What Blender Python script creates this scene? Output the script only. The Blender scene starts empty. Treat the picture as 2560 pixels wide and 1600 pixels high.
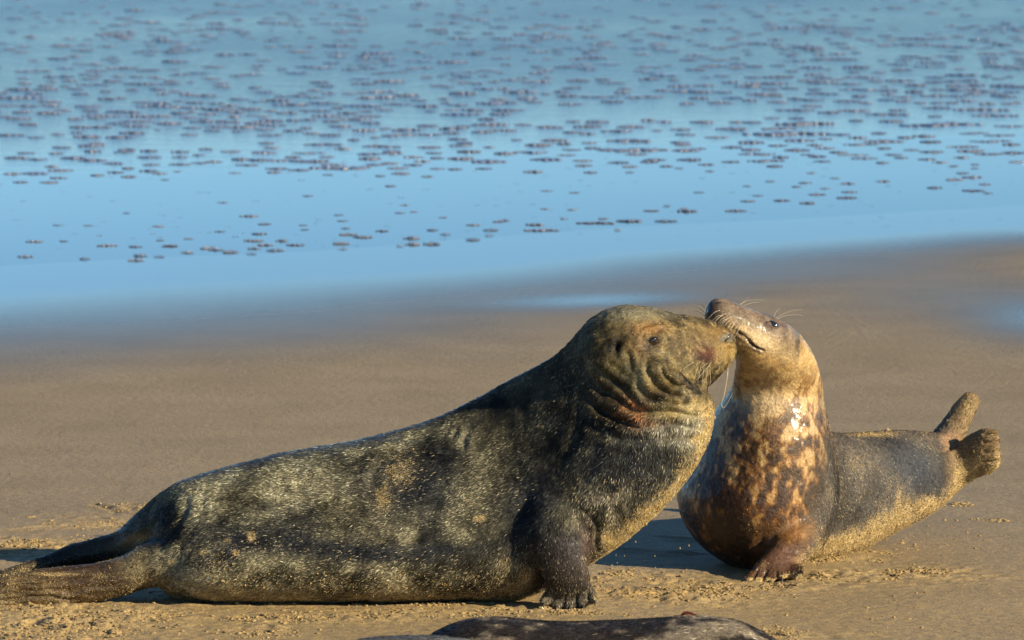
import bpy, bmesh, math, random
import numpy as np
from mathutils import Vector, Matrix
from mathutils.bvhtree import BVHTree

random.seed(7); rng = np.random.default_rng(11)
S = bpy.context.scene
COL = S.collection

# ------------------------------------------------------------------ camera, sky, sun, exposure
CAM_Y, CAM_Z, FPX = -14.3, 2.2, 12362.0          # FPX: focal length in photo pixels (2560 wide)
PITCH = math.atan(1200.0 / FPX)
cam = bpy.data.objects.new('camera', bpy.data.cameras.new('camera'))
COL.objects.link(cam); S.camera = cam
cam.location = (0, CAM_Y, CAM_Z)
cam.rotation_euler = (math.radians(90) - PITCH, 0, 0)
cam.data.sensor_width = 36; cam.data.lens = FPX * 36 / 2560
cam.data.clip_start = 0.5; cam.data.clip_end = 9000
cam.data.dof.use_dof = True; cam.data.dof.focus_distance = 14.35; cam.data.dof.aperture_fstop = 10

SUN_EL, SUN_AZ = math.radians(21.5), math.radians(-27)      # azimuth from +X, negative = towards the camera
SDIR = Vector((math.cos(SUN_EL) * math.cos(SUN_AZ), math.cos(SUN_EL) * math.sin(SUN_AZ), math.sin(SUN_EL)))
W = bpy.data.worlds.new('World'); S.world = W; W.use_nodes = True
nt = W.node_tree; nt.nodes.clear()
sky = nt.nodes.new('ShaderNodeTexSky'); sky.sky_type = 'NISHITA'; sky.sun_disc = False
sky.sun_elevation = SUN_EL
sky.sun_rotation = math.atan2(SDIR.x, SDIR.y)
sky.altitude = 0; sky.air_density = 0.62; sky.dust_density = 0.0; sky.ozone_density = 2.1
bg = nt.nodes.new('ShaderNodeBackground'); bg.inputs['Strength'].default_value = 0.074
wo = nt.nodes.new('ShaderNodeOutputWorld')
tn = nt.nodes.new('ShaderNodeMix'); tn.data_type = 'RGBA'; tn.blend_type = 'MULTIPLY'; tn.inputs[0].default_value = 1.0; tn.inputs[7].default_value = (0.74, 0.98, 1.05, 1)
nt.links.new(sky.outputs[0], tn.inputs[6]); nt.links.new(tn.outputs[2], bg.inputs['Color']); nt.links.new(bg.outputs[0], wo.inputs['Surface'])
sl = bpy.data.lights.new('sun', 'SUN'); sl.energy = 5.0; sl.angle = math.radians(0.53); sl.color = (1.0, 0.84, 0.57)
so = bpy.data.objects.new('sun', sl); COL.objects.link(so); so.rotation_euler = SDIR.to_track_quat('Z', 'Y').to_euler()
so.location = (20, -20, 20)
S.view_settings.view_transform = 'Standard'; S.view_settings.look = 'None'
S.view_settings.exposure = 1.0; S.view_settings.gamma = 1.0; S.view_settings.use_curve_mapping = False

# ------------------------------------------------------------------ helpers
cp, sp = math.cos(PITCH), math.sin(PITCH)
def ray(px, py):
    a, b = (px - 1280) / FPX, (py - 800) / FPX
    return np.array([a, cp - b * sp, -sp - b * cp])
def P(px, py, y):                                   # photo point -> world point on the plane Y = y
    d = ray(px, py); t = (y - CAM_Y) / d[1]
    return np.array([0, CAM_Y, CAM_Z]) + d * t
def G(px, py):                                      # photo point -> point on the ground
    d = ray(px, py); t = -CAM_Z / d[2]
    return np.array([0, CAM_Y, CAM_Z]) + d * t
def to_px(v):                                       # world points (n,3) -> photo pixels
    x = v[:, 0]; y = v[:, 1] - CAM_Y; z = v[:, 2] - CAM_Z
    f = y * cp - z * sp; u = y * sp + z * cp
    return 1280 + FPX * x / f, 800 - FPX * u / f

def hsh(i, j, k, seed):
    n = (i.astype(np.int64) * 374761393 + j.astype(np.int64) * 668265263 + k.astype(np.int64) * 2147483647 + seed * 1274126177) & 0xffffffff
    n = ((n ^ (n >> 13)) * 1274126177) & 0xffffffff
    n = ((n ^ (n >> 16)) * 2246822519) & 0xffffffff
    return ((n ^ (n >> 15)) & 0xffffff) / 16777215.0
def vnoise(p, seed=0):                              # value noise in [-1,1], p (n,3)
    f = np.floor(p); i = f.astype(np.int64); t = p - f; t = t * t * t * (t * (t * 6 - 15) + 10)
    r = 0
    for a in (0, 1):
        for b in (0, 1):
            for c in (0, 1):
                w = (t[:, 0] if a else 1 - t[:, 0]) * (t[:, 1] if b else 1 - t[:, 1]) * (t[:, 2] if c else 1 - t[:, 2])
                r = r + w * hsh(i[:, 0] + a, i[:, 1] + b, i[:, 2] + c, seed)
    return r * 2 - 1
def fbm(p, octs=4, seed=0, gain=0.5):
    s = 0; a = 1; n = 0
    for o in range(octs):
        s = s + a * vnoise(p * (2.03 ** o) + 17.3 * o, seed + o); n += a; a *= gain
    return s / n
def sstep(a, b, x):
    t = np.clip((x - a) / (b - a), 0, 1); return t * t * (3 - 2 * t)

def link(name, me, mat=None, parent=None):
    o = bpy.data.objects.new(name, me); COL.objects.link(o)
    if mat and not me.materials: me.materials.append(mat)
    if parent: o.parent = parent
    return o
def tag(o, label=None, cat=None, group=None, kind=None):
    if label: o['label'] = label
    if cat: o['category'] = cat
    if group: o['group'] = group
    if kind: o['kind'] = kind
    return o
def mesh_np(name, v, f, smooth=True):               # f: (m,k) array, one polygon size
    me = bpy.data.meshes.new(name); v = np.asarray(v, dtype=np.float32); f = np.asarray(f, dtype=np.int32)
    me.vertices.add(len(v)); me.vertices.foreach_set('co', v.ravel())
    m, k = f.shape
    me.loops.add(m * k); me.loops.foreach_set('vertex_index', f.ravel())
    me.polygons.add(m); me.polygons.foreach_set('loop_start', np.arange(0, m * k, k, dtype=np.int32))
    me.polygons.foreach_set('loop_total', np.full(m, k, dtype=np.int32))
    me.polygons.foreach_set('use_smooth', np.full(m, smooth))
    me.update(calc_edges=True); me.validate()
    return me
def attr(me, name, a):
    if a.ndim == 2:
        at = me.attributes.new(name, 'FLOAT_COLOR', 'POINT')
        c = np.ones((len(a), 4), dtype=np.float32); c[:, :a.shape[1]] = a
        at.data.foreach_set('color', c.ravel())
    else:
        at = me.attributes.new(name, 'FLOAT', 'POINT'); at.data.foreach_set('value', a.astype(np.float32))

class N:                                            # small node-tree writer
    def __init__(s, name):
        s.m = bpy.data.materials.new(name); s.m.use_nodes = True; s.t = s.m.node_tree
        s.b = s.t.nodes['Principled BSDF']
    def n(s, ty, **kw):
        n = s.t.nodes.new('ShaderNode' + ty)
        for k, v in kw.items():
            if k in n.inputs: n.inputs[k].default_value = v
            else: setattr(n, k, v)
        return n
    def l(s, a, b): s.t.links.new(a, b)
    def attr(s, name): return s.n('Attribute', attribute_name=name)
    def math(s, op, a, b=None, clamp=False):
        n = s.n('Math', operation=op, use_clamp=clamp)
        for i, x in enumerate((a, b)):
            if x is None: continue
            if isinstance(x, (int, float)): n.inputs[i].default_value = x
            else: s.l(x, n.inputs[i])
        return n.outputs[0]
    def mix(s, f, a, b, mode='MIX'):
        n = s.n('Mix', data_type='RGBA', blend_type=mode)
        for i, x in ((0, f), (6, a), (7, b)):
            if isinstance(x, (int, float)): n.inputs[i].default_value = x
            elif isinstance(x, tuple): n.inputs[i].default_value = (*x, 1)
            else: s.l(x, n.inputs[i])
        return n.outputs[2]
    def ramp(s, x, stops):
        n = s.n('ValToRGB'); s.l(x, n.inputs[0]); e = n.color_ramp.elements
        while len(e) < len(stops): e.new(0.5)
        for q, (p, c) in zip(e, stops): q.position = p; q.color = (c, c, c, 1) if isinstance(c, (int, float)) else (*c, 1)
        return n.outputs[0]
    def pos(s): return s.n('NewGeometry').outputs['Position']
    def noise(s, scale, detail=3, vec=None, rough=0.55):
        n = s.n('TexNoise'); n.inputs['Scale'].default_value = scale; n.inputs['Detail'].default_value = detail; n.inputs['Roughness'].default_value = rough
        s.l(vec if vec is not None else s.pos(), n.inputs['Vector']); return n.outputs[0]
    def mapv(s, sc, rot=(0, 0, 0)):
        n = s.n('Mapping'); n.inputs['Scale'].default_value = sc; n.inputs['Rotation'].default_value = rot; s.l(s.pos(), n.inputs[0]); return n.outputs[0]
    def bump(s, h, dist, strength=1.0, normal=None):
        n = s.n('Bump'); n.inputs['Distance'].default_value = dist; n.inputs['Strength'].default_value = strength
        s.l(h, n.inputs['Height'])
        if normal is not None: s.l(normal, n.inputs['Normal'])
        return n.outputs[0]
    def set(s, **kw):
        for k, v in kw.items():
            i = s.b.inputs[k.replace('_', ' ')]
            if isinstance(v, (int, float)): i.default_value = v
            elif isinstance(v, tuple): i.default_value = (*v, 1)
            else: s.l(v, i)

# ------------------------------------------------------------------ materials
def mat_sand():
    m = N('sand')
    wet = m.attr('wet').outputs['Fac']; dry = m.attr('dry').outputs['Fac']
    n1 = m.noise(2.2, 4); n2 = m.noise(300, 3, rough=.7); n3 = m.noise(620, 1); n4 = m.noise(25, 5); n6 = m.noise(85, 3)
    base = m.mix(m.ramp(n1, [(0.3, 0.0), (0.7, 1.0)]), (0.200, 0.152, 0.092), (0.255, 0.196, 0.120))
    base = m.mix(m.math('MULTIPLY', m.ramp(n4, [(0.35, 0.0), (0.7, 1.0)]), dry, clamp=True), base, (0.42, 0.295, 0.125))
    g = m.ramp(n2, [(0.3, (0.45, 0.45, 0.45)), (0.5, (1, 1, 1)), (0.70, (1.7, 1.65, 1.5))])
    base = m.mix(1.0, base, g, 'MULTIPLY'); base = m.mix(1.0, base, m.ramp(n6, [(0.3, (.78, .78, .80)), (0.7, (1.2, 1.2, 1.16))]), 'MULTIPLY')
    base = m.mix(m.ramp(n3, [(0.70, 0.0), (0.76, 1.0)]), base, (0.55, 0.52, 0.46))
    base = m.mix(m.math('MULTIPLY', m.math('POWER', wet, 0.85), 1.0, clamp=True), base, (0.045, 0.058, 0.062))
    rough = m.ramp(wet, [(0.0, 0.60), (0.25, 0.44), (0.6, 0.27), (0.9, 0.12), (1.0, 0.07)])
    inv = m.math('SUBTRACT', 1.0, wet, clamp=True)
    grain = m.math('ADD', m.math('MULTIPLY', n2, 1.0), m.math('MULTIPLY', n3, 0.5))
    b1 = m.n('Bump'); b1.inputs['Distance'].default_value = 0.0022; m.l(grain, b1.inputs['Height']); m.l(m.math('MULTIPLY', inv, 0.9), b1.inputs['Strength'])
    b2 = m.bump(m.math('ADD', n4, m.math('MULTIPLY', n6, .4)), 0.009, 0.6, b1.outputs[0])
    nb = m.n('Mix', data_type='VECTOR'); m.l(wet, nb.inputs[0]); m.l(b2, nb.inputs[4]); m.l(b1.outputs[0], nb.inputs[5])
    m.set(Base_Color=base, Roughness=rough, Normal=nb.outputs[1])
    m.b.inputs['IOR'].default_value = 1.36
    m.l(m.ramp(wet, [(0.0, 0.35), (0.5, 0.9), (1.0, 1.0)]), m.b.inputs['Specular IOR Level'])
    m.b.inputs['Specular IOR Level'].default_value = 0.5
    return m.m
def mat_water():
    m = N('shallow_water')
    h = m.attr('chop').outputs['Fac']
    a = m.noise(1.0, 4, m.mapv((1.5, 5.5, 1), (0, 0, 0.12))); b = m.noise(1.0, 3, m.mapv((7, 26, 1), (0, 0, -0.1)))
    hh = m.math('ADD', a, m.math('MULTIPLY', b, 0.22))
    bp = m.n('Bump'); bp.inputs['Distance'].default_value = 0.10; m.l(hh, bp.inputs['Height']); m.l(h, bp.inputs['Strength'])
    m.set(Base_Color=(0.030, 0.065, 0.095), Roughness=m.math('ADD', 0.07, m.math('MULTIPLY', m.math('MULTIPLY', h, m.ramp(m.noise(1.0, 3, m.mapv((.12, .05, 1))), [(.35, .35), (.65, 1.0)])), 0.26)), IOR=1.33, Normal=bp.outputs[0])
    return m.m
def mat_foam():
    m = N('sea_foam')
    n = m.noise(60, 3); n2 = m.noise(300, 2)
    c = m.mix(m.ramp(n, [(0.35, 0.0), (0.7, 1.0)]), (0.095, 0.112, 0.165), (0.19, 0.195, 0.25))
    c = m.mix(m.ramp(n2, [(0.72, 0.0), (0.8, 1.0)]), c, (0.6, 0.6, 0.6))
    v = m.n('TexVoronoi'); v.inputs['Scale'].default_value = 110; m.l(m.pos(), v.inputs['Vector'])
    m.set(Base_Color=c, Roughness=0.25, Normal=m.bump(v.outputs['Distance'], 0.004, 0.6), Coat_Weight=1.0, Coat_Roughness=0.1)
    return m.m
def mat_fur(name, scale_rough=0.4, coat=0.35, bump=1.0):
    m = N(name)
    c = m.attr('tint').outputs['Color']; sandy = m.attr('sandy').outputs['Fac']; wet = m.attr('wet').outputs['Fac']
    n1 = m.noise(420, 3, rough=0.7); n2 = m.noise(140, 3); n3 = m.noise(700, 2)
    k = m.ramp(n2, [(0.3, (0.7, 0.7, 0.7)), (0.7, (1.3, 1.28, 1.22))])
    base = m.mix(1.0, c, k, 'MULTIPLY')
    thr = m.math('GREATER_THAN', m.math('ADD', m.math('MULTIPLY', n1, 1.0), m.math('MULTIPLY', sandy, 0.42)), 0.74)
    base = m.mix(m.math('MULTIPLY', thr, m.math('MULTIPLY', sandy, 2.0, clamp=True)), base, (0.40, 0.29, 0.13))
    r = m.math('SUBTRACT', m.math('ADD', 0.52, m.math('MULTIPLY', sandy, 0.3)), m.math('MULTIPLY', wet, 0.26), clamp=True)
    hh = m.math('ADD', m.math('MULTIPLY', n2, 1.0), m.math('MULTIPLY', n3, 0.45))
    b = m.bump(hh, 0.0035 * bump, 0.8)
    m.set(Base_Color=base, Roughness=r, Normal=b, Coat_Roughness=0.22, Coat_IOR=1.4)
    m.b.inputs['Specular IOR Level'].default_value = 0.25
    m.l(m.math('MULTIPLY', m.math('POWER', wet, 4.0), coat), m.b.inputs['Coat Weight'])
    return m.m
def mat_hair():
    m = N('fur_hair')
    m.set(Base_Color=m.attr('tint').outputs['Color'], Roughness=0.5)
    m.b.inputs['Specular IOR Level'].default_value = 0.13
    return m.m
def mat_plain(name, col, rough=0.5, coat=0.0):
    m = N(name); n = m.noise(90, 3)
    c = m.mix(m.ramp(n, [(0.3, 0.0), (0.7, 1.0)]), tuple(x * 0.75 for x in col), tuple(min(1, x * 1.2) for x in col))
    m.set(Base_Color=c, Roughness=rough, Coat_Weight=coat, Coat_Roughness=0.03)
    return m.m
def mat_crumb():
    m = N('loose_damp_sand'); n = m.noise(14, 3); n2 = m.noise(420, 2)
    c = m.mix(m.ramp(n, [(0.3, 0.0), (0.7, 1.0)]), (0.20, 0.135, 0.058), (0.38, 0.265, 0.11))
    c = m.mix(1.0, c, m.ramp(n2, [(0.3, (0.7, 0.7, 0.7)), (0.7, (1.3, 1.3, 1.3))]), 'MULTIPLY')
    m.set(Base_Color=c, Roughness=0.75, Normal=m.bump(n2, 0.002, 0.9)); return m.m
M_SAND, M_WATER, M_FOAM, M_CRUMB = mat_sand(), mat_water(), mat_foam(), mat_crumb()
M_BULL, M_PUP, M_FRONT = mat_fur('bull_coat', coat=0.9), mat_fur('spotted_coat', coat=0.9), mat_fur('front_coat', coat=0.5)
M_HAIR = mat_hair()
M_EYE = mat_plain('eye_black', (0.012, 0.009, 0.008), 0.08, 1.0)
M_CLAW = mat_plain('claw_horn', (0.05, 0.04, 0.035), 0.35, 0.3)
M_WHISK = mat_plain('whisker_pale', (0.55, 0.46, 0.33), 0.35)
M_WHISKD = mat_plain('whisker_dark', (0.10, 0.075, 0.05), 0.4)
M_NOSE = mat_plain('wet_nose_skin', (0.022, 0.018, 0.018), 0.25, 0.7)
M_LEAF = mat_plain('red_weed', (0.16, 0.035, 0.018), 0.5)

# ------------------------------------------------------------------ ground: one sheet to the horizon
def axis(parts):
    o = []
    for a, b, st in parts: o += list(np.arange(a, b, st))
    return np.array(o)
gx = axis([(-3500, -600, 700), (-600, -60, 90), (-60, -8, 4), (-8, -3, 0.3), (-3, -1.75, 0.03), (-1.75, 1.95, 0.0085), (1.95, 3.2, 0.03), (3.2, 8, 0.3), (8, 60, 4), (60, 600, 90), (600, 3501, 700)])
gy = axis([(-600, -20, 40), (-20, -4, 0.5), (-4, -1.0, 0.05), (-1.0, 2.4, 0.0085), (2.4, 4, 0.03), (4, 14, 0.1), (14, 60, 1.0), (60, 600, 60), (600, 6001, 900)])
X, Y = np.meshgrid(gx, gy); nx, ny = len(gx), len(gy)
V = np.stack([X.ravel(), Y.ravel(), np.zeros(nx * ny)], 1)
pxx, pyy = to_px(np.where(V[:, 1:2] > -12, V, np.array([[0, -12, 0]])))
near = (np.abs(V[:, 0]) < 3.2) & (V[:, 1] > -4) & (V[:, 1] < 4)
# disturbed places: cx, cy, rx, ry (photo px), weight
SCUFF = [(150, 1550, 300, 55, 1.0), (60, 1590, 200, 40, 1.0), (300, 1590, 160, 20, .7), (700, 1545, 420, 16, .5), (60, 1370, 190, 26, .8), (250, 1305, 150, 22, .35), (1620, 1470, 190, 34, .9),
         (1740, 1490, 140, 22, 1.0), (2160, 1440, 260, 18, .8), (2330, 1428, 90, 12, .9), (1560, 1450, 90, 24, .8), (1300, 1520, 220, 14, .5), (1010, 1530, 300, 14, .4),
         (1900, 1470, 130, 14, .7), (2080, 1395, 130, 12, .6), (1880, 1590, 120, 14, .7), (350, 1268, 120, 10, .4), (640, 1570, 90, 14, .6), (2100, 1585, 160, 10, .25), (200, 1450, 200, 20, .6)]
sc = np.zeros(len(V)); pn = V * np.array([1, 1, 1])
for cx, cy, rx, ry, w in SCUFF:
    d = ((pxx - cx) / rx) ** 2 + ((pyy - cy) / ry) ** 2
    sc = np.maximum(sc, w * np.exp(-d * 0.9))
idx = np.where(near)[0]; q = V[idx]
low = fbm(q * [1.1, 1.1, 1], 3, 3) * 0.006
rough = fbm(q * [26, 26, 1], 4, 5, 0.6)
scn = np.clip(sc[idx] * (0.7 + 0.9 * fbm(q * [6, 6, 1], 3, 9)), 0, 1)
h = low + rough * 0.0016 + scn * (0.020 * np.clip(rough + 0.15, -0.25, 1) + 0.006 * fbm(q * [70, 70, 1], 2, 21))
# drag ripples left by the seals: long shallow grooves
for (x0, y0, x1, y1, dep) in ((1500, 1440, 1800, 1462, .010), (1530, 1462, 1780, 1500, .008), (2060, 1452, 2500, 1440, .006), (1960, 1480, 2300, 1462, .005), (0, 1325, 330, 1305, .007), (1580, 1340, 1790, 1352, .008), (1520, 1372, 1800, 1392, .009), (330, 1285, 240, 1262, .008), (380, 1507, 860, 1510, .007), (860, 1510, 1330, 1500, .007)):
    a = G(x0, y0)[:2]; b = G(x1, y1)[:2]; ab = b - a; t = np.clip(((q[:, :2] - a) @ ab) / (ab @ ab), 0, 1)
    dd = np.linalg.norm(q[:, :2] - a - t[:, None] * ab, axis=1) + 0.012 * fbm(q * [14, 14, 1], 2, 31)
    h += dep * (0.9 * np.exp(-((dd - 0.035) / 0.018) ** 2) - np.exp(-(dd / 0.022) ** 2)) * (0.5 + 0.5 * np.sin(np.pi * t)) * (0.6 + fbm(q * [9, 3, 1], 2, 77))
edge = np.minimum(sstep(3.2, 2.4, np.abs(q[:, 0])), np.minimum(sstep(-4, -2.5, q[:, 1]), sstep(4, 3, q[:, 1])))
V[idx, 2] = h * edge
# wetness: 0 damp sand .. 1 mirror film at the water's edge (depends on the place only)
def edge_y(x): return np.interp(x, [-600, 0, 700, 1280, 1700, 2100, 2560, 3200], [745, 712, 672, 632, 605, 586, 556, 520])
ey = edge_y(pxx); wn = fbm(np.stack([V[:, 0] * .5, V[:, 1] * .16, V[:, 2]], 1), 3, 55) * 26
width = np.interp(pxx, [0, 800, 1500, 2560], [260, 260, 210, 100])
wet = 1 - sstep(0, 1, (pyy + wn - ey - 8) / width) ** 0.75
for cx, cy, rx, ry, w, sl_ in ((1500, 752, 290, 20, .75, -.03), (2600, 800, 190, 60, .65, 0), (2350, 740, 340, 70, .3, 0), (900, 820, 700, 60, .14, 0), (2000, 690, 500, 30, .25, -.05)):
    d = ((pxx - cx) / rx) ** 2 + ((pyy - cy - sl_ * (pxx - cx) + wn * .4) / ry) ** 2
    wet = np.maximum(wet, w * np.exp(-d) + wet * (1 - w * np.exp(-d)))
wet = np.clip(wet, 0, 1); wet[V[:, 1] < -12] = 0
dry = np.clip(sc * 1.25 + 0.55 * sstep(1280, 1560, pyy) , 0, 1); dry[V[:, 1] < -12] = .3
ii = np.arange(nx * ny).reshape(ny, nx)
F = np.stack([ii[:-1, :-1], ii[:-1, 1:], ii[1:, 1:], ii[1:, :-1]], -1).reshape(-1, 4)
gm = mesh_np('sand', V, F); attr(gm, 'wet', wet); attr(gm, 'dry', dry)
ground = tag(link('sand', gm, M_SAND), kind='structure')
def ground_z(x, y):
    i = min(max(int(np.searchsorted(gx, x)), 0), nx - 1); j = min(max(int(np.searchsorted(gy, y)), 0), ny - 1)
    return V[j * nx + i, 2]

# ------------------------------------------------------------------ shallow water sheet
xs = axis([(-3400, -60, 300), (-60, -8, 3), (-8, 8, 0.12), (8, 60, 3), (60, 3401, 300)])
wv = []; cols = 60
for x in xs:
    # edge distance from the camera for this x, found by a short iteration
    d = 25.0
    for _ in range(12):
        px = 1280 + FPX * x / d; d = FPX * CAM_Z / (float(edge_y(max(-600, min(3200, px)))) + 400)
    ye = d + CAM_Y + 0.25 * float(fbm(np.array([[x * .9, 3.3, 0]]), 3, 8)[0])
    for j in range(cols):
        t = j / (cols - 1); yy = ye + (t ** 3.0) * 5200 + t * 20
        wv.append((x, yy, -0.002 + 0.005 * min(1, (yy - ye) / 3.0)))
wv = np.array(wv); jj = np.arange(len(wv)).reshape(len(xs), cols)
wf = np.stack([jj[:-1, :-1], jj[1:, :-1], jj[1:, 1:], jj[:-1, 1:]], -1).reshape(-1, 4)
wm = mesh_np('water', wv, wf)
wpx, wpy = to_px(wv); chop = np.clip(0.0 + 0.55 * sstep(430, 60, wpy + 0.04 * (wpx - 1280) * (np.abs(wpx) < 4000)), 0, 1)
attr(wm, 'chop', chop); tag(link('water', wm, M_WATER), kind='structure')

# ------------------------------------------------------------------ foam clumps
def foam_mesh(kind, seed):
    r = random.Random(seed); bm = bmesh.new()
    n = {'dot': 2, 'round': 6, 'wide': 14, 'ribbon': 26}[kind]; L = {'dot': .25, 'round': .5, 'wide': .8, 'ribbon': 1.0}[kind]
    for k in range(n):
        t = (k / max(1, n - 1) - .5) if n > 1 else 0
        x = t * 1.7 * L / (L if kind != 'x' else 1) * (0.5 if kind == 'dot' else 0.8) + r.uniform(-.08, .08)
        thin = 1 - abs(t) * 1.1
        rad = {'dot': .3, 'round': .30, 'wide': .20, 'ribbon': .11}[kind] * r.uniform(.7, 1.25) * (.35 + .8 * thin)
        hy = {'dot': .14, 'round': .17, 'wide': .13, 'ribbon': .06}[kind] * r.uniform(.7, 1.15) * (.25 + .85 * thin)
        y = r.uniform(-.12, .12) + (0.10 * math.sin(t * 5 + seed) if kind == 'ribbon' else 0)
        g = bmesh.ops.create_icosphere(bm, subdivisions=2, radius=1)
        for v in g['verts']:
            c = v.co; s = 1 + 0.16 * math.sin(c.x * 5 + k) * math.cos(c.y * 6 + seed) + 0.10 * math.sin(c.z * 9 + c.x * 7)
            v.co = Vector((x + c.x * rad * s, y + c.y * rad * 1.4 * s, max(-.02, c.z * hy * s)))
    me = bpy.data.meshes.new('foam_clump'); bm.to_mesh(me); bm.free()
    for p_ in me.polygons: p_.use_smooth = True
    me.materials.append(M_FOAM); return me
FM = {k: [foam_mesh(k, 10 * i + 3) for i in range(6)] for k in ('dot', 'round', 'wide', 'ribbon')}
foam = []                                            # (px, py, width px)
Z5 = [(165,577,45),(120,647,40),(300,575,25),(285,608,22),(400,657,35),(503,595,60),(640,600,40),(663,642,45),(642,663,45),(755,647,35),(805,597,60),(890,563,30),(887,627,35),(985,607,45),(1022,615,45),(1087,625,50),(1177,457,50),(1250,495,35),(1225,540,50),(1200,572,50),(1255,592,45),(1332,573,40),(1395,592,60),(1302,617,45),(1200,608,35),(1190,633,30),(1040,530,30),(750,505,30),(757,570,25),(722,540,22),(597,442,25),(415,502,28),(357,540,20),(270,500,28),(302,498,20),(110,387,22),(425,365,18),(450,503,18),(470,548,22),(85,475,18),(1052,393,28),(978,345,22),(1210,385,22),(1432,500,28),(1440,520,28),(1455,362,28),(1600,452,28),(1620,480,30),(1635,515,30),(1645,543,55),(1718,555,65),(1612,585,50),(1807,527,40),(1945,560,55),(1950,588,55),(1890,442,30),(1955,437,25),(1912,405,28),(1845,315,35),(2092,463,30),(2043,522,40),(2105,542,30),(2090,563,22),(2235,498,35),(2320,522,40),(2312,547,25),(2235,567,60),(2385,477,35),(2355,482,35),(2040,587,45),(1620,610,30),(1890,597,25),
      (60,257,50),(165,254,110),(98,296,55),(235,297,60),(290,240,95),(275,276,45),(460,264,50),(245,222,40),(540,207,80),(435,192,100),(345,181,85),(160,188,115),(70,180,70),(123,157,60),(290,130,65),(265,160,38),(435,122,90),(455,112,60),(438,150,45),(585,152,65),(600,142,50),(703,177,90),(705,148,48),(715,213,70),(605,230,42),(548,250,50),(608,271,42),(703,243,48),(752,255,40),(852,152,45),(852,178,60),(852,212,62),(838,245,25),(945,205,65),(1005,199,65),(938,168,38),(975,139,38),(1092,150,60),(1137,188,50),(1172,215,70),(1232,190,85),(1250,155,95),(1285,132,42),(1260,110,60),(1110,253,30),(1312,232,85),(1415,239,70),(1295,250,38),(1395,195,190),(1490,197,90),(1385,178,40),(1465,158,120),(1545,176,60),(1600,228,240),(1680,232,60),(1575,215,85),(1535,117,180),(1620,138,45),(1672,95,40),(1800,127,160),(1740,163,90),(1750,185,90),(1852,160,55),(1852,150,50),(1775,213,70),(1845,207,70),(1878,230,60),(1895,255,55),(1955,215,70),(1997,198,45),(1957,177,62),(2030,130,75),(2050,158,60),(2065,182,45),(2065,232,60),(2150,235,48),(2180,185,100),(2215,152,85),(2180,122,80),(2195,110,50),(2160,92,65),(2305,198,110),(2285,232,60),(2385,160,80),(2310,130,35),(2020,270,35),(1550,261,35),(1797,267,28),(780,285,25)]
Z6 = [(165,905,30),(295,913,30),(155,990,25),(287,993,28),(108,1063,45),(145,1090,150),(398,1055,130),(432,1035,28),(550,1045,85),(660,998,60),(727,1046,70),(810,987,25),(828,1000,55),(732,975,25),(1055,997,70),(1115,953,42),(1162,927,30),(1110,882,28),(1272,950,60),(1345,885,30),(1385,867,35),(1480,894,30),(1440,922,65),(1398,962,60),(1588,870,50),(1595,910,42),(1583,937,60),(1525,845,25),(1415,820,25),(1756,860,38),(1997,890,45),(2180,903,70),(2092,851,50),(2175,840,55),(2130,821,40),(2235,874,35),(2250,915,30),(883,912,28),(1220,860,28),(500,1088,25),(245,1035,25),
      (20,662,35),(125,688,110),(200,665,80),(245,682,50),(80,722,160),(258,735,65),(282,710,60),(165,755,110),(335,762,65),(335,785,65),(100,815,50),(372,818,40),(555,790,42),(555,817,30),(730,788,40),(790,798,28),(505,770,80),(670,758,75),(650,768,50),(585,732,65),(600,712,200),(455,710,85),(380,702,42),(365,677,38),(560,668,210),(285,627,62),(357,634,50),(490,622,140),(560,600,75),(175,602,75),(358,600,85),(405,577,90),(290,575,48),(52,590,60),(645,570,45),(722,577,60),(685,618,30),(800,613,65),(818,638,62),(790,675,75),(812,686,62),(820,713,90),(880,705,40),(840,757,90),(918,780,48),(965,651,115),(900,578,85),(935,812,28),(1040,610,100),(1068,616,48),(1065,578,48),(1137,580,58),(1227,558,60),(1345,560,60),(1385,588,240),(1255,610,170),(1300,635,330),(1125,675,105),(1040,698,70),(1030,767,75),(1130,710,72),(1160,731,140),(1200,763,160),(1272,746,50),(1240,788,52),(1255,690,52),(1355,665,95),(1345,712,75),(1430,688,45),(1480,702,50),(1482,659,38),(1552,638,70),(1635,653,52),(1650,685,150),(1755,670,110),(1735,632,58),(1757,704,60),(1540,722,60),(1610,735,115),(1440,742,70),(1465,765,65),(1400,733,40),(1660,750,80),(1800,733,60),(1838,748,45),(1750,772,40),(1780,542,165),(1610,524,150),(1500,533,85),(1335,522,140),(1412,502,60),(1412,472,80),(1820,522,45),(1795,575,90),(1625,572,60),(1862,652,52),(1888,711,58),(1985,720,95),(1977,673,85),(1948,646,55),(1958,755,65),(2040,592,370),(2210,520,235),(2280,548,170),(2345,598,135),(2190,632,120),(2310,642,120),(2268,670,145),(2135,696,140),(2170,716,85),(2255,730,85),(2368,725,75),(2362,686,45),(2390,768,58),(2125,747,45),(2025,770,42),(2088,787,30),(2188,780,30),(2188,798,30),(2010,510,85),(1998,551,60),(2075,487,42),(1930,487,35),(1850,458,65),(1845,478,50),(2335,458,65),(2185,444,65),(2095,426,75),(2010,424,42),(1775,428,75)]
for x, y, w in Z5: foam.append((x * .529, 300 + y * .529, w * .529))
for x, y, w in Z6: foam.append((1280 + x * .529, y * .529, w * .529))
traced = list(foam)
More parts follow.
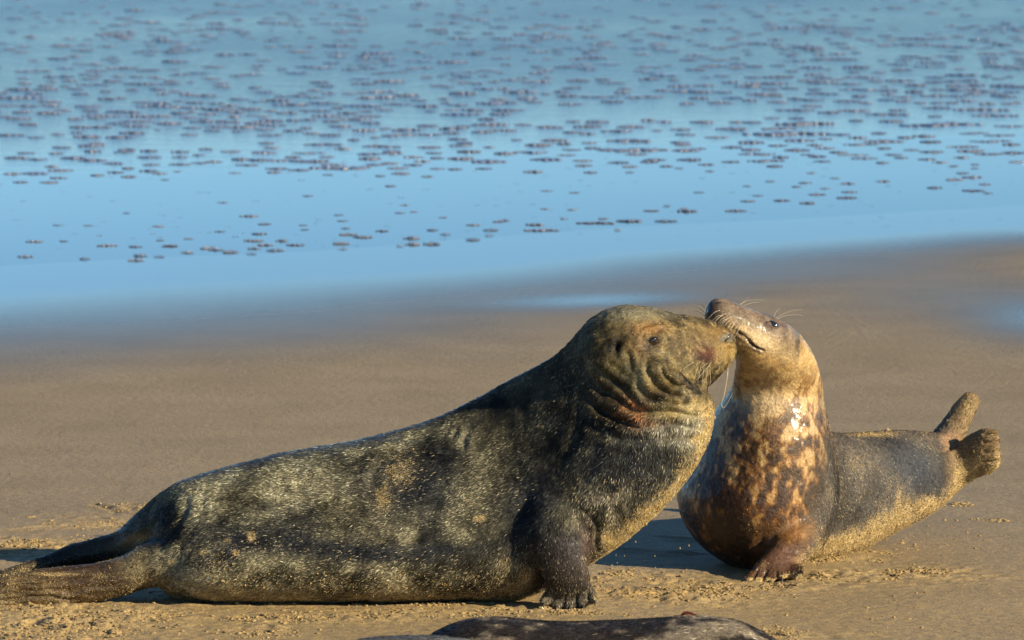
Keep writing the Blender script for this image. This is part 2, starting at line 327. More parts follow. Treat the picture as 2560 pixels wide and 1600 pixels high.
# the rest of the drift, getting small and dense with distance
for x in range(0, 2):
    pass
tries = 0
while len(foam) < 1550 and tries < 40000:
    tries += 1
    px, py = random.uniform(-60, 2620), 365 * random.random() - 20
    if py > 262 and px > 1280: continue
    w = (8 + py * 0.070) * random.lognormvariate(0.22, 0.50)
    if random.random() < .05: w *= 2.0
    dens = float(fbm(np.array([[px * .006, py * .02, 1.1]]), 2, 4)[0])
    if random.random() > 0.75 + dens: continue
    if any(abs(px - a) < (w + c) * .5 and abs(py - b) < 6 + py * .012 for a, b, c in foam) and random.random() < .93: continue
    foam.append((px, py, w))
for _ in range(650):                                 # the drift goes on beyond the frame
    px, py = random.choice((-1, 1)) * random.uniform(1350, 2700) + 1280, random.uniform(-20, 470)
    foam.append((px, py, (8 + py * .07) * random.lognormvariate(.25, .5)))
for _ in range(230):                                 # specks between the big clumps and the edge
    foam.append((random.uniform(-40, 2600), random.uniform(395, 625), random.uniform(3, 12)))
rest_v, rest_f, off = [], [], 0
foam = [f for f in foam if f[1] < edge_y(f[0]) - 10]
items = sorted(foam, key=lambda f: -f[2] * (1 if (0 < f[0] < 2560 and f[1] > 4) else .01))
used = 0
for i, (px, py, w) in enumerate(items):
    g = G(px, py); wm_ = w / FPX * math.hypot(g[1] - CAM_Y, 2.2)
    kind = 'dot' if w < 13 else 'ribbon' if w > 60 else 'wide' if w > 30 else 'round'
    me = random.choice(FM[kind]); sy = wm_ * random.uniform(.8, 1.5) * (1.3 if kind != 'ribbon' else .9)
    hh = wm_ * random.uniform(.8, 1.2) * {'dot': .9, 'round': .9, 'wide': .72, 'ribbon': .72}[kind] * (1 if py > 200 else .85)
    hh = min(hh, 0.30)
    sx = wm_ / {'dot': 1.2, 'round': 1.10, 'wide': 1.15, 'ribbon': 1.30}[kind] * random.uniform(.85, 1.2); rz = random.uniform(-.12, .2); fl = random.choice((-1, 1))
    if used < 300 and w > 12:
        o = bpy.data.objects.new('foam_clump', me); COL.objects.link(o)
        o.location = (g[0], g[1], 0.004); o.scale = (sx * fl, sy, hh); o.rotation_euler = (0, 0, rz); used += 1
        zone = 'in the sparse strip nearest sand' if py > 430 else 'in the dense middle band' if py > 230 else 'far out on the water'
        sh = {'ribbon': 'long thin ribbon', 'wide': 'wide low clump'}.get(kind, 'small rounded blob')
        if w > 150: sh = 'one of the longest joined ribbons'
        elif w < 20: sh = 'small fleck'
        lab = '%s of brownish sea foam %s' % (sh, zone)
        tag(o, lab, 'foam clump', 'foam: %s %s' % (sh, zone))
    else:
        v = np.empty(len(me.vertices) * 3); me.vertices.foreach_get('co', v); v = v.reshape(-1, 3) * [sx * fl, sy, hh]
        c, s = math.cos(rz), math.sin(rz); v = np.stack([v[:, 0] * c - v[:, 1] * s + g[0], v[:, 0] * s + v[:, 1] * c + g[1], v[:, 2] + 0.004], 1)
        f = np.empty(len(me.loops), dtype=np.int32); me.loops.foreach_get('vertex_index', f); f = f.reshape(-1, 3)
        rest_v.append(v); rest_f.append(f + off); off += len(v)
tag(link('sea_foam', mesh_np('sea_foam', np.concatenate(rest_v), np.concatenate(rest_f)), M_FOAM), 'far drift of small sea foam flecks spread over the shallow water', 'foam', kind='stuff')

# ------------------------------------------------------------------ seal building kit
def catmull(a, n):
    a = np.asarray(a, float); k = len(a); out = []
    for i in range(k - 1):
        p0, p1, p2, p3 = a[max(i - 1, 0)], a[i], a[i + 1], a[min(i + 2, k - 1)]
        for j in range(n):
            t = j / n
            out.append(.5 * ((2 * p1) + (-p0 + p2) * t + (2 * p0 - 5 * p1 + 4 * p2 - p3) * t * t + (-p0 + 3 * p1 - 3 * p2 + p3) * t ** 3))
    out.append(a[-1]); return np.array(out)
class Build:
    def __init__(s): s.v = []; s.f = []; s.n = 0
    def loft(s, secs, seg=40, sub=5, power=2.0, egg=0.0):    # secs: rows of center(3), axisA(3), axisB(3)
        R = catmull(secs, sub); th = np.linspace(0, 2 * math.pi, seg, endpoint=False); c, q = np.cos(th), np.sin(th)
        e = 2.0 / power; c = np.sign(c) * np.abs(c) ** e; q = np.sign(q) * np.abs(q) ** e
        rings = R[:, None, 0:3] + c[None, :, None] * R[:, None, 3:6] + (q * (1 - egg * c))[None, :, None] * R[:, None, 6:9]
        m = len(R); b = s.n; s.v.append(rings.reshape(-1, 3))
        for i in range(m - 1):
            for j in range(seg):
                k = (j + 1) % seg; s.f += [(b + i * seg + j, b + i * seg + k, b + (i + 1) * seg + k), (b + i * seg + j, b + (i + 1) * seg + k, b + (i + 1) * seg + j)]
        for i, fl in ((0, 0), (m - 1, 1)):
            s.v.append(R[i:i + 1, 0:3]); ci = b + m * seg + fl
            for j in range(seg):
                k = (j + 1) % seg
                s.f.append((ci, b + i * seg + (k if not fl else j), b + i * seg + (j if not fl else k)))
        s.n += m * seg + 2
    def tb(s, rows, **kw):                          # rows: topx, topy, botx, boty, Y, halfdepth [, lean]
        o = []
        for r in rows:
            tx, ty, bx, by, y, w = r[:6]; ln = r[6] if len(r) > 6 else 0.0
            T, B = P(tx, ty, y), P(bx, by, y); o.append([*((T + B) / 2), *((T - B) / 2), ln, -w, 0])
        s.loft(np.array(o), **kw)
    def tube(s, rows, **kw):                        # rows: px, py, Y, halfwidth across, half thickness, width direction (3)
        o = []
        for px, py, y, a, b, wd in rows:
            o.append([*P(px, py, y), 0, 0, 0, 0, 0, 0]); o[-1][3:6] = a, b, 0; o[-1][6:9] = wd
        o = np.array(o, float); R = []
        for i in range(len(o)):
            t = o[min(i + 1, len(o) - 1), :3] - o[max(i - 1, 0), :3]; t /= np.linalg.norm(t) + 1e-9
            wd = o[i, 6:9] - t * (o[i, 6:9] @ t); wd /= np.linalg.norm(wd); th = np.cross(t, wd)
            R.append([*o[i, :3], *(wd * o[i, 3]), *(th * o[i, 4])])
        s.loft(np.array(R), **kw)
    def finish(s, name, voxel=.009, smooth=8, sub=1):
        me = mesh_np(name, np.concatenate(s.v), np.array(s.f)); o = bpy.data.objects.new(name, me); COL.objects.link(o)
        r = o.modifiers.new('r', 'REMESH'); r.mode = 'VOXEL'; r.voxel_size = voxel
        m = o.modifiers.new('s', 'SMOOTH'); m.factor = .5; m.iterations = smooth
        d = o.modifiers.new('d', 'SUBSURF'); d.levels = sub
        dg = bpy.context.evaluated_depsgraph_get(); dg.update()
        out = bpy.data.meshes.new_from_object(o.evaluated_get(dg)); bpy.data.objects.remove(o); bpy.data.meshes.remove(me)
        return out
def co(me): a = np.empty(len(me.vertices) * 3, np.float32); me.vertices.foreach_get('co', a); return a.reshape(-1, 3).astype(float)
def no(me): a = np.empty(len(me.vertices) * 3, np.float32); me.vertex_normals.foreach_get('vector', a); return a.reshape(-1, 3).astype(float)
def dist_poly(x, y, pts):
    best = np.full(len(x), 1e9); tt = np.zeros(len(x)); n = len(pts) - 1
    for i in range(n):
        ax, ay = pts[i]; bx, by = pts[i + 1]; dx, dy = bx - ax, by - ay
        t = np.clip(((x - ax) * dx + (y - ay) * dy) / (dx * dx + dy * dy), 0, 1); d = np.hypot(x - ax - t * dx, y - ay - t * dy)
        m = d < best; best[m] = d[m]; tt[m] = ((i + t) / n)[m]
    return best, tt
class Sculpt:
    def __init__(s, me):
        s.me = me; s.v = co(me); s.n = no(me); s.px, s.py = to_px(s.v)
        vd = s.v - np.array([0, CAM_Y, CAM_Z]); vd /= np.linalg.norm(vd, axis=1)[:, None]
        s.face = sstep(-0.05, .25, -(s.n * vd).sum(1)); s.d = np.zeros(len(s.v))
        s.base = s.v.copy()
    def groove(s, pts, w, depth, ridge=.6, taper=True):
        pts = catmull(pts, 4) if len(pts) > 2 else np.array(pts, float)
        d, t = dist_poly(s.px + 16 * fbm(s.base * 11, 3, 3), s.py + 16 * fbm(s.base * 11, 3, 4), pts); e = np.sin(np.pi * np.clip(t, 0.06, .94)) ** .6 if taper else 1
        end = np.exp(-(d / w) ** 2)
        e = e * np.clip(.9 + 1.1 * fbm(s.base * 7, 2, int(w * 100 + len(pts))), .25, 1.4)
        s.d += s.face * e * depth * .72 * (-end + .5 * ridge * np.exp(-((d - 1.9 * w) / (w * .95)) ** 2))
    def bump(s, x, y, rx, ry, h, ang=0):
        c, q = math.cos(ang), math.sin(ang); dx, dy = s.px - x, s.py - y
        s.d += s.face * h * np.exp(-((dx * c + dy * q) / rx) ** 2 - ((-dx * q + dy * c) / ry) ** 2)
    def blob(s, x, y, rx, ry, ang=0, soft=1.0, both=False):
        c, q = math.cos(ang), math.sin(ang); j = fbm(s.base * 22, 3, 6) * .35
        r = ((s.px - x) * c + (s.py - y) * q) ** 2 / rx ** 2 + (-(s.px - x) * q + (s.py - y) * c) ** 2 / ry ** 2
        return np.clip(np.exp(-(r + j * np.sqrt(r)) * soft), 0, 1) * (1 if both else s.face)
    def line(s, pts, w):
        pts = catmull(pts, 4) if len(pts) > 2 else np.array(pts, float)
        d, t = dist_poly(s.px, s.py, pts); return np.exp(-((d + fbm(s.base * 25, 2, 8) * w * .6) / w) ** 2) * s.face
    def apply(s):
        s.v = s.v + s.n * s.d[:, None]; s.me.vertices.foreach_set('co', s.v.astype(np.float32).ravel()); s.me.update(); s.n = no(s.me)
def lerp(a, b, t): b = np.array(b); return a * (1 - t[:, None]) + (b if b.ndim == 2 else b[None, :]) * t[:, None]

def fur(me, tint, sandy, flow, parent, n, length, lift, seed, width=.0011, keep=None, fine=None):
    """short flat hairs over the skin, one mesh"""
    r = np.random.default_rng(seed); v = co(me); f = np.empty(len(me.polygons), np.int32); me.polygons.foreach_get('area', ar := np.empty(len(me.polygons), np.float32))
    me.polygons.foreach_get('loop_start', f); lv = np.empty(len(me.loops), np.int32); me.loops.foreach_get('vertex_index', lv)
    pick = r.choice(len(ar), n, p=(ar / ar.sum()).astype(float) / (ar / ar.sum()).astype(float).sum())
    a, b, c, d = (lv[f[pick] + k] for k in range(4)); u, w = r.random((2, n))
    W4 = np.stack([(1 - u) * (1 - w), u * (1 - w), u * w, (1 - u) * w], 1)
    I4 = np.stack([a, b, c, d], 1); nn = no(me)
    root = (v[I4] * W4[:, :, None]).sum(1); nr = (nn[I4] * W4[:, :, None]).sum(1); nr /= np.linalg.norm(nr, axis=1)[:, None]
    tc = (tint[I4] * W4[:, :, None]).sum(1); sn = (sandy[I4] * W4).sum(1)
    px, py = to_px(root); fl = np.zeros((n, 3)); ws = np.zeros(n)
    for fx, fy, dx, dy in flow:
        k = 1 / (((px - fx) ** 2 + (py - fy) ** 2) / 900 + 1) ** 1.5; fl += k[:, None] * np.array([dx, 0, -dy]); ws += k
    fl = fl / ws[:, None]
    cl = root * 55; fl += 0.42 * np.stack([vnoise(cl, 1), vnoise(cl, 2), vnoise(cl, 3)], 1) + .18 * r.normal(size=(n, 3))
    fl -= nr * (fl * nr).sum(1)[:, None]; fl /= np.linalg.norm(fl, axis=1)[:, None] + 1e-9
    side = np.cross(nr, fl)
    L = length * r.uniform(.55, 1.25, n) * (1 - .35 * sn); wd = width * r.uniform(.7, 1.5, n)
    lf = lift * r.uniform(.3, 1.6, n)
    if fine is not None:
        fn = (fine[I4] * W4).sum(1); L *= 1 - .5 * fn; wd *= 1 - .45 * fn; lf *= 1 - .6 * fn
    else: fn = np.zeros(n)
    tw = nr * r.normal(0, .35, n)[:, None] * wd[:, None]
    p0 = root - side * wd[:, None] - tw - nr * .0006; p1 = root + side * wd[:, None] + tw - nr * .0006; p2 = root + fl * L[:, None] + nr * lf[:, None]
    if keep is not None:
        m = r.random(n) < (keep[I4] * W4).sum(1); p0, p1, p2, tc, sn, root, fn = p0[m], p1[m], p2[m], tc[m], sn[m], root[m], fn[m]
    m = len(p0); VV = np.stack([p0, p1, p2], 1).reshape(-1, 3); FF = np.arange(3 * m).reshape(-1, 3)
    h = mesh_np('fur', VV, FF, smooth=False)
    k = np.clip(np.exp(r.normal(size=m) * (.74 - .40 * fn) - .14), .1, 5)[:, None] * (1 + .5 * fbm(root * 45, 2, 9))[:, None]; cc = tc * k
    sg = (r.random(m) < sn * .32); cc[sg] = np.array([.36, .31, .20]) * r.uniform(.7, 1.2, (sg.sum(), 1))
    attr(h, 'tint', np.repeat(np.clip(cc, 0.004, .8), 3, 0)); return tag(link('fur', h, M_HAIR, parent), kind='stuff')
def grains(me, sandy, parent, n, seed, size=.0016, thr=.15):
    r = np.random.default_rng(seed); v = co(me); nn = no(me)
    p = np.clip(sandy - thr, 0, 1) ** 1.3 * (0.35 + .65 * (fbm(v * 28, 3, 14) > -.05)); p /= p.sum()
    i = r.choice(len(v), n, p=p); c = v[i] + r.normal(0, .003, (n, 3)); c += nn[i] * ((v[i] - c) * nn[i]).sum(1)[:, None]
    t = np.array([(1, 1, 1), (1, -1, -1), (-1, 1, -1), (-1, -1, 1)], float) * .6
    s = size * r.lognormal(0, .45, n); rot = r.normal(size=(n, 3, 3)); rot, _ = np.linalg.qr(rot)
    VV = (c + nn[i] * .0012)[:, None, :] + np.einsum('nij,kj->nki', rot, t) * s[:, None, None]
    FF = (np.arange(n)[:, None, None] * 4 + np.array([(0, 1, 2), (0, 3, 1), (0, 2, 3), (1, 3, 2)])[None]).reshape(-1, 3)
    return tag(link('clinging_sand', mesh_np('clinging_sand', VV.reshape(-1, 3), FF, False), M_CRUMB, parent), kind='stuff')
def hair_tube(name, pts, r0, r1, mat, parent, seg=5):
    pts = catmull(pts, 6); m = len(pts); vs, fs = [], []
    for i in range(m):
        t = pts[min(i + 1, m - 1)] - pts[max(i - 1, 0)]; t /= np.linalg.norm(t); a = np.cross(t, (0.2, 1, .3)); a /= np.linalg.norm(a); b = np.cross(t, a)
        r = r0 + (r1 - r0) * i / (m - 1)
        for j in range(seg): th = 2 * math.pi * j / seg; vs.append(pts[i] + r * (math.cos(th) * a + math.sin(th) * b))
    for i in range(m - 1):
        for j in range(seg): k = (j + 1) % seg; fs.append((i * seg + j, i * seg + k, (i + 1) * seg + k, (i + 1) * seg + j))
    return link(name, mesh_np(name, vs, fs), mat, parent)
def bvh_of(me):
    return BVHTree.FromPolygons([Vector(c) for c in co(me)], [tuple(p.vertices) for p in me.polygons])
def hit(bv, px, py):
    d = Vector(ray(px, py)).normalized(); h = bv.ray_cast(Vector((0, CAM_Y, CAM_Z)), d)
    return (np.array(h[0]), np.array(h[1])) if h[0] is not None else (None, None)
def ball(name, c, ax, mat, parent, sub=3):           # ax: three axis vectors
    bm = bmesh.new(); bmesh.ops.create_icosphere(bm, subdivisions=sub, radius=1)
    for v in bm.verts: v.co = Vector(c + ax[0] * v.co.x + ax[1] * v.co.y + ax[2] * v.co.z)
    me = bpy.data.meshes.new(name); bm.to_mesh(me); bm.free()
    for p in me.polygons: p.use_smooth = True
    return link(name, me, mat, parent)
def surf_axes(n, ang, a, b, c):
    u = np.array([math.cos(ang), 0, -math.sin(ang)]); u -= n * (u @ n); u /= np.linalg.norm(u); w = np.cross(n, u)
    return [u * a, w * b, n * c]
def claw(p, d, parent, L=.028, r=.0055):
    d = np.array(d, float); d /= np.linalg.norm(d); p = np.array(p)
    return hair_tube('claw', [p - d * .008, p + d * L * .5 + np.array([0, 0, .002]), p + d * L + np.array([0, 0, -.007])], r, .0012, M_CLAW, parent, 8)
def root(name, loc, label, group=None):
    o = bpy.data.objects.new(name, None); COL.objects.link(o); o.location = loc; o.empty_display_size = .1
    return tag(o, label, 'seal', group)
def reparent_offset(rt):                             # geometry is built in world space: cancel the root's offset
    for c in rt.children: c.matrix_parent_inverse = Matrix.Translation(rt.location).inverted()

# ------------------------------------------------------------------ the big bull seal
B = Build()
B.tb([(372, 1275, 385, 1380, .06, .05), (400, 1236, 402, 1462, .04, .13), (440, 1204, 440, 1492, .02, .18), (529, 1174, 520, 1503, 0, .215), (640, 1146, 630, 1504, 0, .235), (760, 1120, 750, 1504, 0, .245), (900, 1098, 920, 1503, 0, .25),
      (1050, 1060, 1110, 1500, 0, .24), (1160, 1012, 1310, 1492, -.01, .225), (1250, 962, 1480, 1405, -.02, .215), (1325, 924, 1620, 1305, -.05, .215), (1385, 888, 1712, 1200, -.08, .20), (1425, 850, 1768, 1105, -.10, .18),
      (1458, 812, 1787, 1030, -.11, .165), (1500, 785, 1775, 985, -.12, .14), (1540, 780, 1740, 960, -.12, .10)], seg=56, sub=6, egg=.5)
B.tb([(1440, 850, 1490, 1000, -.11, .09), (1470, 800, 1530, 1015, -.12, .125), (1530, 766, 1590, 1022, -.12, .138), (1600, 761, 1650, 1018, -.11, .140), (1665, 776, 1705, 1004, -.085, .130), (1715, 787, 1752, 980, -.045, .112), (1765, 797, 1793, 950, .0, .092),
      (1805, 811, 1822, 918, .035, .073), (1832, 830, 1840, 892, .06, .045), (1840, 846, 1843, 876, .07, .02)], seg=48, sub=6, power=2.15)
B.tb([(420, 1215, 420, 1420, .10, .09), (364, 1261, 372, 1415, .13, .070), (331, 1290, 338, 1408, .15, .052), (291, 1328, 298, 1410, .17, .042), (231, 1348, 232, 1416, .18, .036), (185, 1361, 188, 1420, .18, .036), (130, 1382, 134, 1428, .17, .034),
      (70, 1402, 74, 1440, .15, .034), (10, 1421, 12, 1450, .12, .034), (-70, 1442, -68, 1465, .08, .03)], seg=28)
B.tb([(600, 1200, 600, 1490, .02, .19), (520, 1240, 525, 1486, -.01, .185), (455, 1292, 462, 1476, -.035, .155), (400, 1338, 412, 1466, -.06, .115), (350, 1362, 366, 1470, -.08, .085), (300, 1392, 310, 1488, -.10, .062), (235, 1408, 240, 1503, -.12, .045), (132, 1418, 130, 1518, -.14, .038), (40, 1436, 40, 1525, -.15, .032),
      (-40, 1452, -40, 1531, -.16, .028), (-120, 1472, -120, 1534, -.16, .02)], seg=32, power=2.3)
xd = (1, 0.15, 0)
B.tube([(1370, 1200, -.10, .11, .10, xd), (1378, 1285, -.20, .096, .078, xd), (1392, 1350, -.25, .080, .056, xd), (1408, 1410, -.25, .067, .042, xd), (1420, 1462, -.215, .065, .032, xd), (1426, 1500, -.185, .073, .024, xd)], seg=28)
B.tube([(1300, 1300, .12, .08, .06, xd), (1305, 1400, .16, .06, .04, xd), (1300, 1458, .17, .06, .025, xd)], seg=20)
bull_digits = [(1380, 1492, 1360, 1513), (1402, 1498, 1391, 1522), (1427, 1500, 1425, 1525), (1452, 1497, 1458, 1521), (1470, 1488, 1487, 1508)]
for a, b, c, d in bull_digits:
    B.tube([(a, b - 4, -.17, .016, .018, (1, 0, 0)), ((a + c) / 2, (b + d) / 2 - 10, -.20, .0165, .018, (1, 0, 0)), (c, d - 8, -.225, .0145, .013, (1, 0, 0)), (c, d - 3, -.24, .008, .006, (1, 0, 0))], seg=12, sub=3)
me = B.finish('body'); s = Sculpt(me)
s.d += .006 * fbm(s.base * 3.2, 2, 2) + .0032 * fbm(s.base * [16, 16, 12], 4, 7, .65) - .004 * np.abs(fbm(s.base * [24, 24, 24], 2, 17)) * sstep(1420, 1500, s.px) * sstep(1120, 1060, s.py)
HF = [[(1784, 950), (1745, 958), (1717, 951), (1691, 938), (1675, 920), (1668, 900)], [(1788, 968), (1750, 978), (1717, 974), (1686, 959), (1662, 936), (1652, 908)], [(1712, 990), (1665, 978), (1633, 956), (1617, 930), (1618, 900)],
      [(1760, 1002), (1728, 1012), (1678, 1009), (1625, 989), (1594, 963), (1583, 925), (1590, 888)]]
for k, (g, w, d) in enumerate(zip(HF, (7, 7, 7, 8), (.011, .009, .009, .010))): s.groove(g, w, d)
NF = [[(1620, 1022), (1585, 995), (1532, 955), (1490, 922), (1465, 900)], [(1780, 1028), (1720, 1036), (1665, 1032), (1585, 1018), (1519, 981), (1474, 940), (1448, 905)], [(1782, 1055), (1691, 1062), (1612, 1066), (1548, 1045), (1490, 1015), (1445, 965), (1420, 925)],
      [(1770, 1085), (1690, 1100), (1600, 1098), (1520, 1080), (1450, 1040), (1405, 985)], [(1560, 880), (1572, 905), (1566, 940), (1545, 920)], [(1450, 1000), (1440, 1080), (1400, 1150)], [(1500, 1080), (1490, 1150), (1440, 1200)]]
for g, w, d in zip(NF, (8, 9, 9, 12, 8, 14, 14), (.010, .012, .010, .007, .008, .008, .007)): s.groove(g, w, d)
s.bump(1630, 851, 20, 12, -.012, -.35); s.groove([(1600, 850), (1612, 832), (1635, 826), (1655, 832)], 5, .006); s.groove([(1602, 866), (1622, 876), (1648, 868), (1662, 850)], 5, .006); s.groove([(1590, 835), (1606, 815), (1640, 806), (1670, 815)], 8, .005)
s.bump(1700, 850, 70, 32, .007); s.bump(1770, 905, 45, 30, .010); s.bump(1543, 866, 9, 14, -.014, .2); s.bump(1535, 850, 14, 14, .004)
s.groove([(1800, 846), (1815, 840), (1830, 842)], 5, .010, .5); s.groove([(1798, 866), (1815, 862), (1835, 866)], 4, .004)
s.bump(1683, 782, 22, 10, -.006)                    # notch between brow and muzzle
s.groove([(1000, 1092), (1080, 1110), (1180, 1120), (1300, 1160), (1380, 1210)], 16, .007); s.groove([(850, 1395), (960, 1350), (1080, 1365), (1180, 1375), (1260, 1350)], 14, .006)
s.groove([(520, 1310), (640, 1350), (740, 1345), (860, 1350)], 30, .005, .3); s.groove([(960, 1200), (985, 1150), (1050, 1130), (1100, 1200), (1080, 1290)], 18, .005)
s.groove([(945, 1250), (925, 1200), (960, 1140), (1010, 1125)], 14, .007); s.groove([(1190, 1070), (1170, 1090), (1165, 1130)], 7, .006); s.groove([(1150, 1068), (1140, 1095)], 5, .005)
s.groove([(1340, 1230), (1300, 1290), (1240, 1345), (1200, 1400)], 20, .010, .3); s.groove([(1480, 1290), (1490, 1320), (1486, 1370)], 7, .008); s.groove([(1420, 1270), (1460, 1290), (1492, 1316)], 8, .006)
s.groove([(400, 1290), (375, 1330), (350, 1350)], 9, .006); s.groove([(470, 1240), (450, 1310), (400, 1370)], 9, .006, .5); s.groove([(505, 1230), (500, 1300), (440, 1380)], 12, .004)
for k in range(4): s.groove([(300 + 10 * k, 1420 + 18 * k), (150, 1440 + 18 * k), (0, 1462 + 15 * k), (-60, 1470 + 14 * k)], 5, .005, .7)
for a, b, c, d in bull_digits[:-1]: s.groove([(a + 16, b - 14), (c + 17, d + 4)], 4, .007, .3)
s.apply()
# colours: the coat's own, with some shade, highlight and sky sheen painted in
v0 = s.base; px, py = s.px, s.py; n1 = fbm(v0 * 9, 4, 40); n2 = fbm(v0 * 24, 3, 41); n3 = fbm(v0 * [5, 5, 9], 3, 42)
C = np.tile([.066, .060, .044], (len(v0), 1)); C *= np.clip(1 + 1.3 * n1 + .8 * n2, .2, 3)[:, None]
C = lerp(C, (.235, .215, .155), sstep(-.18, .30, n3 + .5 * n1 + .12 * sstep(1330, 1180, py)) * sstep(1300, 1000, px) * .85)            # greyer flank
C = lerp(C, (.022, .024, .030), sstep(.05, .22, fbm(v0 * [5, 5, 8], 4, 144, .6)) * .45 * sstep(1500, 600, px))
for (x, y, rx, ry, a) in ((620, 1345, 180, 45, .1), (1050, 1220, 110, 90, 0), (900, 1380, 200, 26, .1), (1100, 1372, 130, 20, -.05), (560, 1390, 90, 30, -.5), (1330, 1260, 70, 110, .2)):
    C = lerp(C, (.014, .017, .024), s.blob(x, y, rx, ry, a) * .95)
head = sstep(1440, 1520, px) * sstep(1060, 1000, py + .0 * px)
C = lerp(C, (.120, .096, .052), head * .95); n5 = fbm(v0 * 46, 3, 45, .65); C *= np.clip(1 + head * (1.3 * n1 + 1.0 * n2 + 1.3 * n5), .2, 2.6)[:, None]
C = lerp(C, (.22, .205, .16), s.blob(1580, 778, 110, 26, 0, both=True) * .85)                  # pale crown
for (x, y, rx, ry, col, w) in ((1625, 820, 44, 18, (.32, .19, .08), .6), (1790, 835, 48, 24, (.28, .19, .08), .6), (1600, 870, 26, 34, (.30, .19, .09), .6), (1720, 860, 60, 40, (.12, .085, .045), .6), (1768, 885, 30, 20, (.10, .022, .014), .75),
                               (1820, 870, 22, 30, (.34, .24, .10), .6), (1640, 960, 40, 22, (.28, .20, .08), .6), (1560, 930, 50, 60, (.11, .10, .055), .5), (1543, 864, 12, 18, (.02, .012, .01), .95), (1632, 852, 24, 12, (.05, .03, .022), .8), (1618, 868, 14, 14, (.10, .085, .085), .7), (1700, 920, 45, 22, (.22, .18, .10), .5),
                               (1600, 940, 22, 60, (.32, .28, .19), .5), (1818, 846, 16, 9, (.16, .18, .20), .8)):
    C = lerp(C, col, s.blob(x, y, rx, ry) * w)
neck = s.blob(1500, 1080, 120, 130, .5); C = lerp(C, (.018, .020, .022), neck * sstep(-.25, .1, n1) * .95)
C = lerp(C, (.16, .14, .09), s.blob(1500, 1110, 90, 90) * sstep(.12, .35, n1) * .7)
for (x, y, rx, ry, a, w) in ((1590, 1010, 34, 16, .5, .8), (1580, 1045, 50, 16, .45, .8), (1620, 1060, 40, 14, 0, .5), (1545, 1000, 20, 10, .6, .6)):
    C = lerp(C, (.40, .18, .09), s.blob(x, y, rx, ry, a) * w * (.20 + .75 * sstep(-.1, .3, n5)))
C = lerp(C, (.40, .32, .17), s.blob(1690, 1030, 70, 16) * .6); C = lerp(C, (.34, .31, .25), s.blob(1690, 1085, 95, 36) * (.35 + .5 * sstep(-.2, .3, n2)))
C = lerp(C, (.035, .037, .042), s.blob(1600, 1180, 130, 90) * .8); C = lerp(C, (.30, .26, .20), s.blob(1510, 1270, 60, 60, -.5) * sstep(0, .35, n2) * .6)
fl = s.blob(1420, 1400, 85, 130) * sstep(1300, 1360, py); C = lerp(C, (.046, .038, .040), fl * .95); C = lerp(C, (.16, .12, .11), s.blob(1468, 1360, 14, 70) * .6)  # dark flipper skin; pale strip along its right edge is a painted highlight
tail = sstep(470, 210, px); C = lerp(C, (.065, .038, .018), tail * sstep(-.35, .3, n1 + .2) * .85); C = lerp(C, (.30, .17, .07), s.blob(340, 1345, 46, 13, -.3) * .8)
bot = sstep(.24, .02, s.v[:, 2])
sandy = np.clip(.05 + .26 * sstep(-.1, .4, n3) + .55 * bot ** 1.5 + .25 * n1, 0, 1) * (1 - .75 * head)
chest_edge, _ = dist_poly(px, py, [(1492, 1402), (1587, 1333), (1693, 1249), (1762, 1132), (1785, 1050)]); sandy = np.maximum(sandy, sstep(75, 8, chest_edge + 30 * n2) * .95)
for (x, y, rx, ry, w) in ((1000, 1170, 60, 60, .7), (960, 1240, 25, 50, .8), (1420, 1476, 60, 18, .45), (630, 1340, 14, 14, 1.4), (570, 1350, 8, 6, 1.3), (510, 1380, 14, 8, 1.4), (590, 1380, 8, 10, 1.3), (430, 1405, 12, 10, 1.3), (1200, 1295, 18, 10, 1.2), (130, 1436, 120, 7, 1.1), (50, 1490, 70, 7, .9), (250, 1440, 60, 16, .8), (290, 1335, 70, 6, .9), (1330, 1380, 60, 50, .35), (300, 1440, 60, 40, .5), (1520, 1345, 40, 36, 1.0), (1630, 1010, 60, 16, .4), (1800, 880, 30, 40, .5)):
    sandy = np.maximum(sandy, np.clip(s.blob(x, y, rx, ry) * w, 0, 1))
sandy *= 1 - .40 * sstep(380, 300, px); C = lerp(C, (.022, .016, .012), sstep(400, 340, px) * sstep(1366, 1396, py) * (s.v[:, 1] > .03)); sandy *= 1 - .6 * sstep(.15, .5, fl); sandy *= (1 - .8 * s.blob(1330, 1150, 120, 60)); sandy *= 1 - .7 * s.blob(1250, 1000, 200, 60, -.45, both=True)  # dark inner flipper skin, with the shade of the flipper gap painted in
C = lerp(C, (.33, .24, .11), np.clip(sandy - .62, 0, .38) * 1.7); C = np.clip(C, .008, .8)
nbk = s.blob(1300, 1000, 190, 70, -.6, both=True) * (1 - head); backm = sstep(.70, .93, s.n[:, 2]) * sstep(330, 420, px) * sstep(1480, 1380, px); C = lerp(C, (.06, .068, .075), backm * .7); sandy *= 1 - .9 * backm  # sky sheen painted blue-grey where the back faces up
wetm = np.clip(.25 + .75 * sstep(400, 300, px) + backm + .22 * head + .6 * s.blob(1640, 1150, 140, 120) + .9 * fl + .3 * n1 - .8 * sandy, 0, 1)
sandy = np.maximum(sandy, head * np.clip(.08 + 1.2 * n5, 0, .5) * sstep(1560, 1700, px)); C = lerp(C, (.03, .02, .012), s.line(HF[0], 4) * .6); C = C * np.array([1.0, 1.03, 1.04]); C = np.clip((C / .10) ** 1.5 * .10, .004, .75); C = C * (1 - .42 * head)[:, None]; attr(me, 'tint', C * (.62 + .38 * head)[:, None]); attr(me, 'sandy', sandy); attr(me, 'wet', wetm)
bull = root('grey_seal', (0.0, 0.0, 0.0), 'large dark sand-caked bull seal rearing up and nuzzling the smaller spotted seal')
link('body', me, M_BULL, bull)
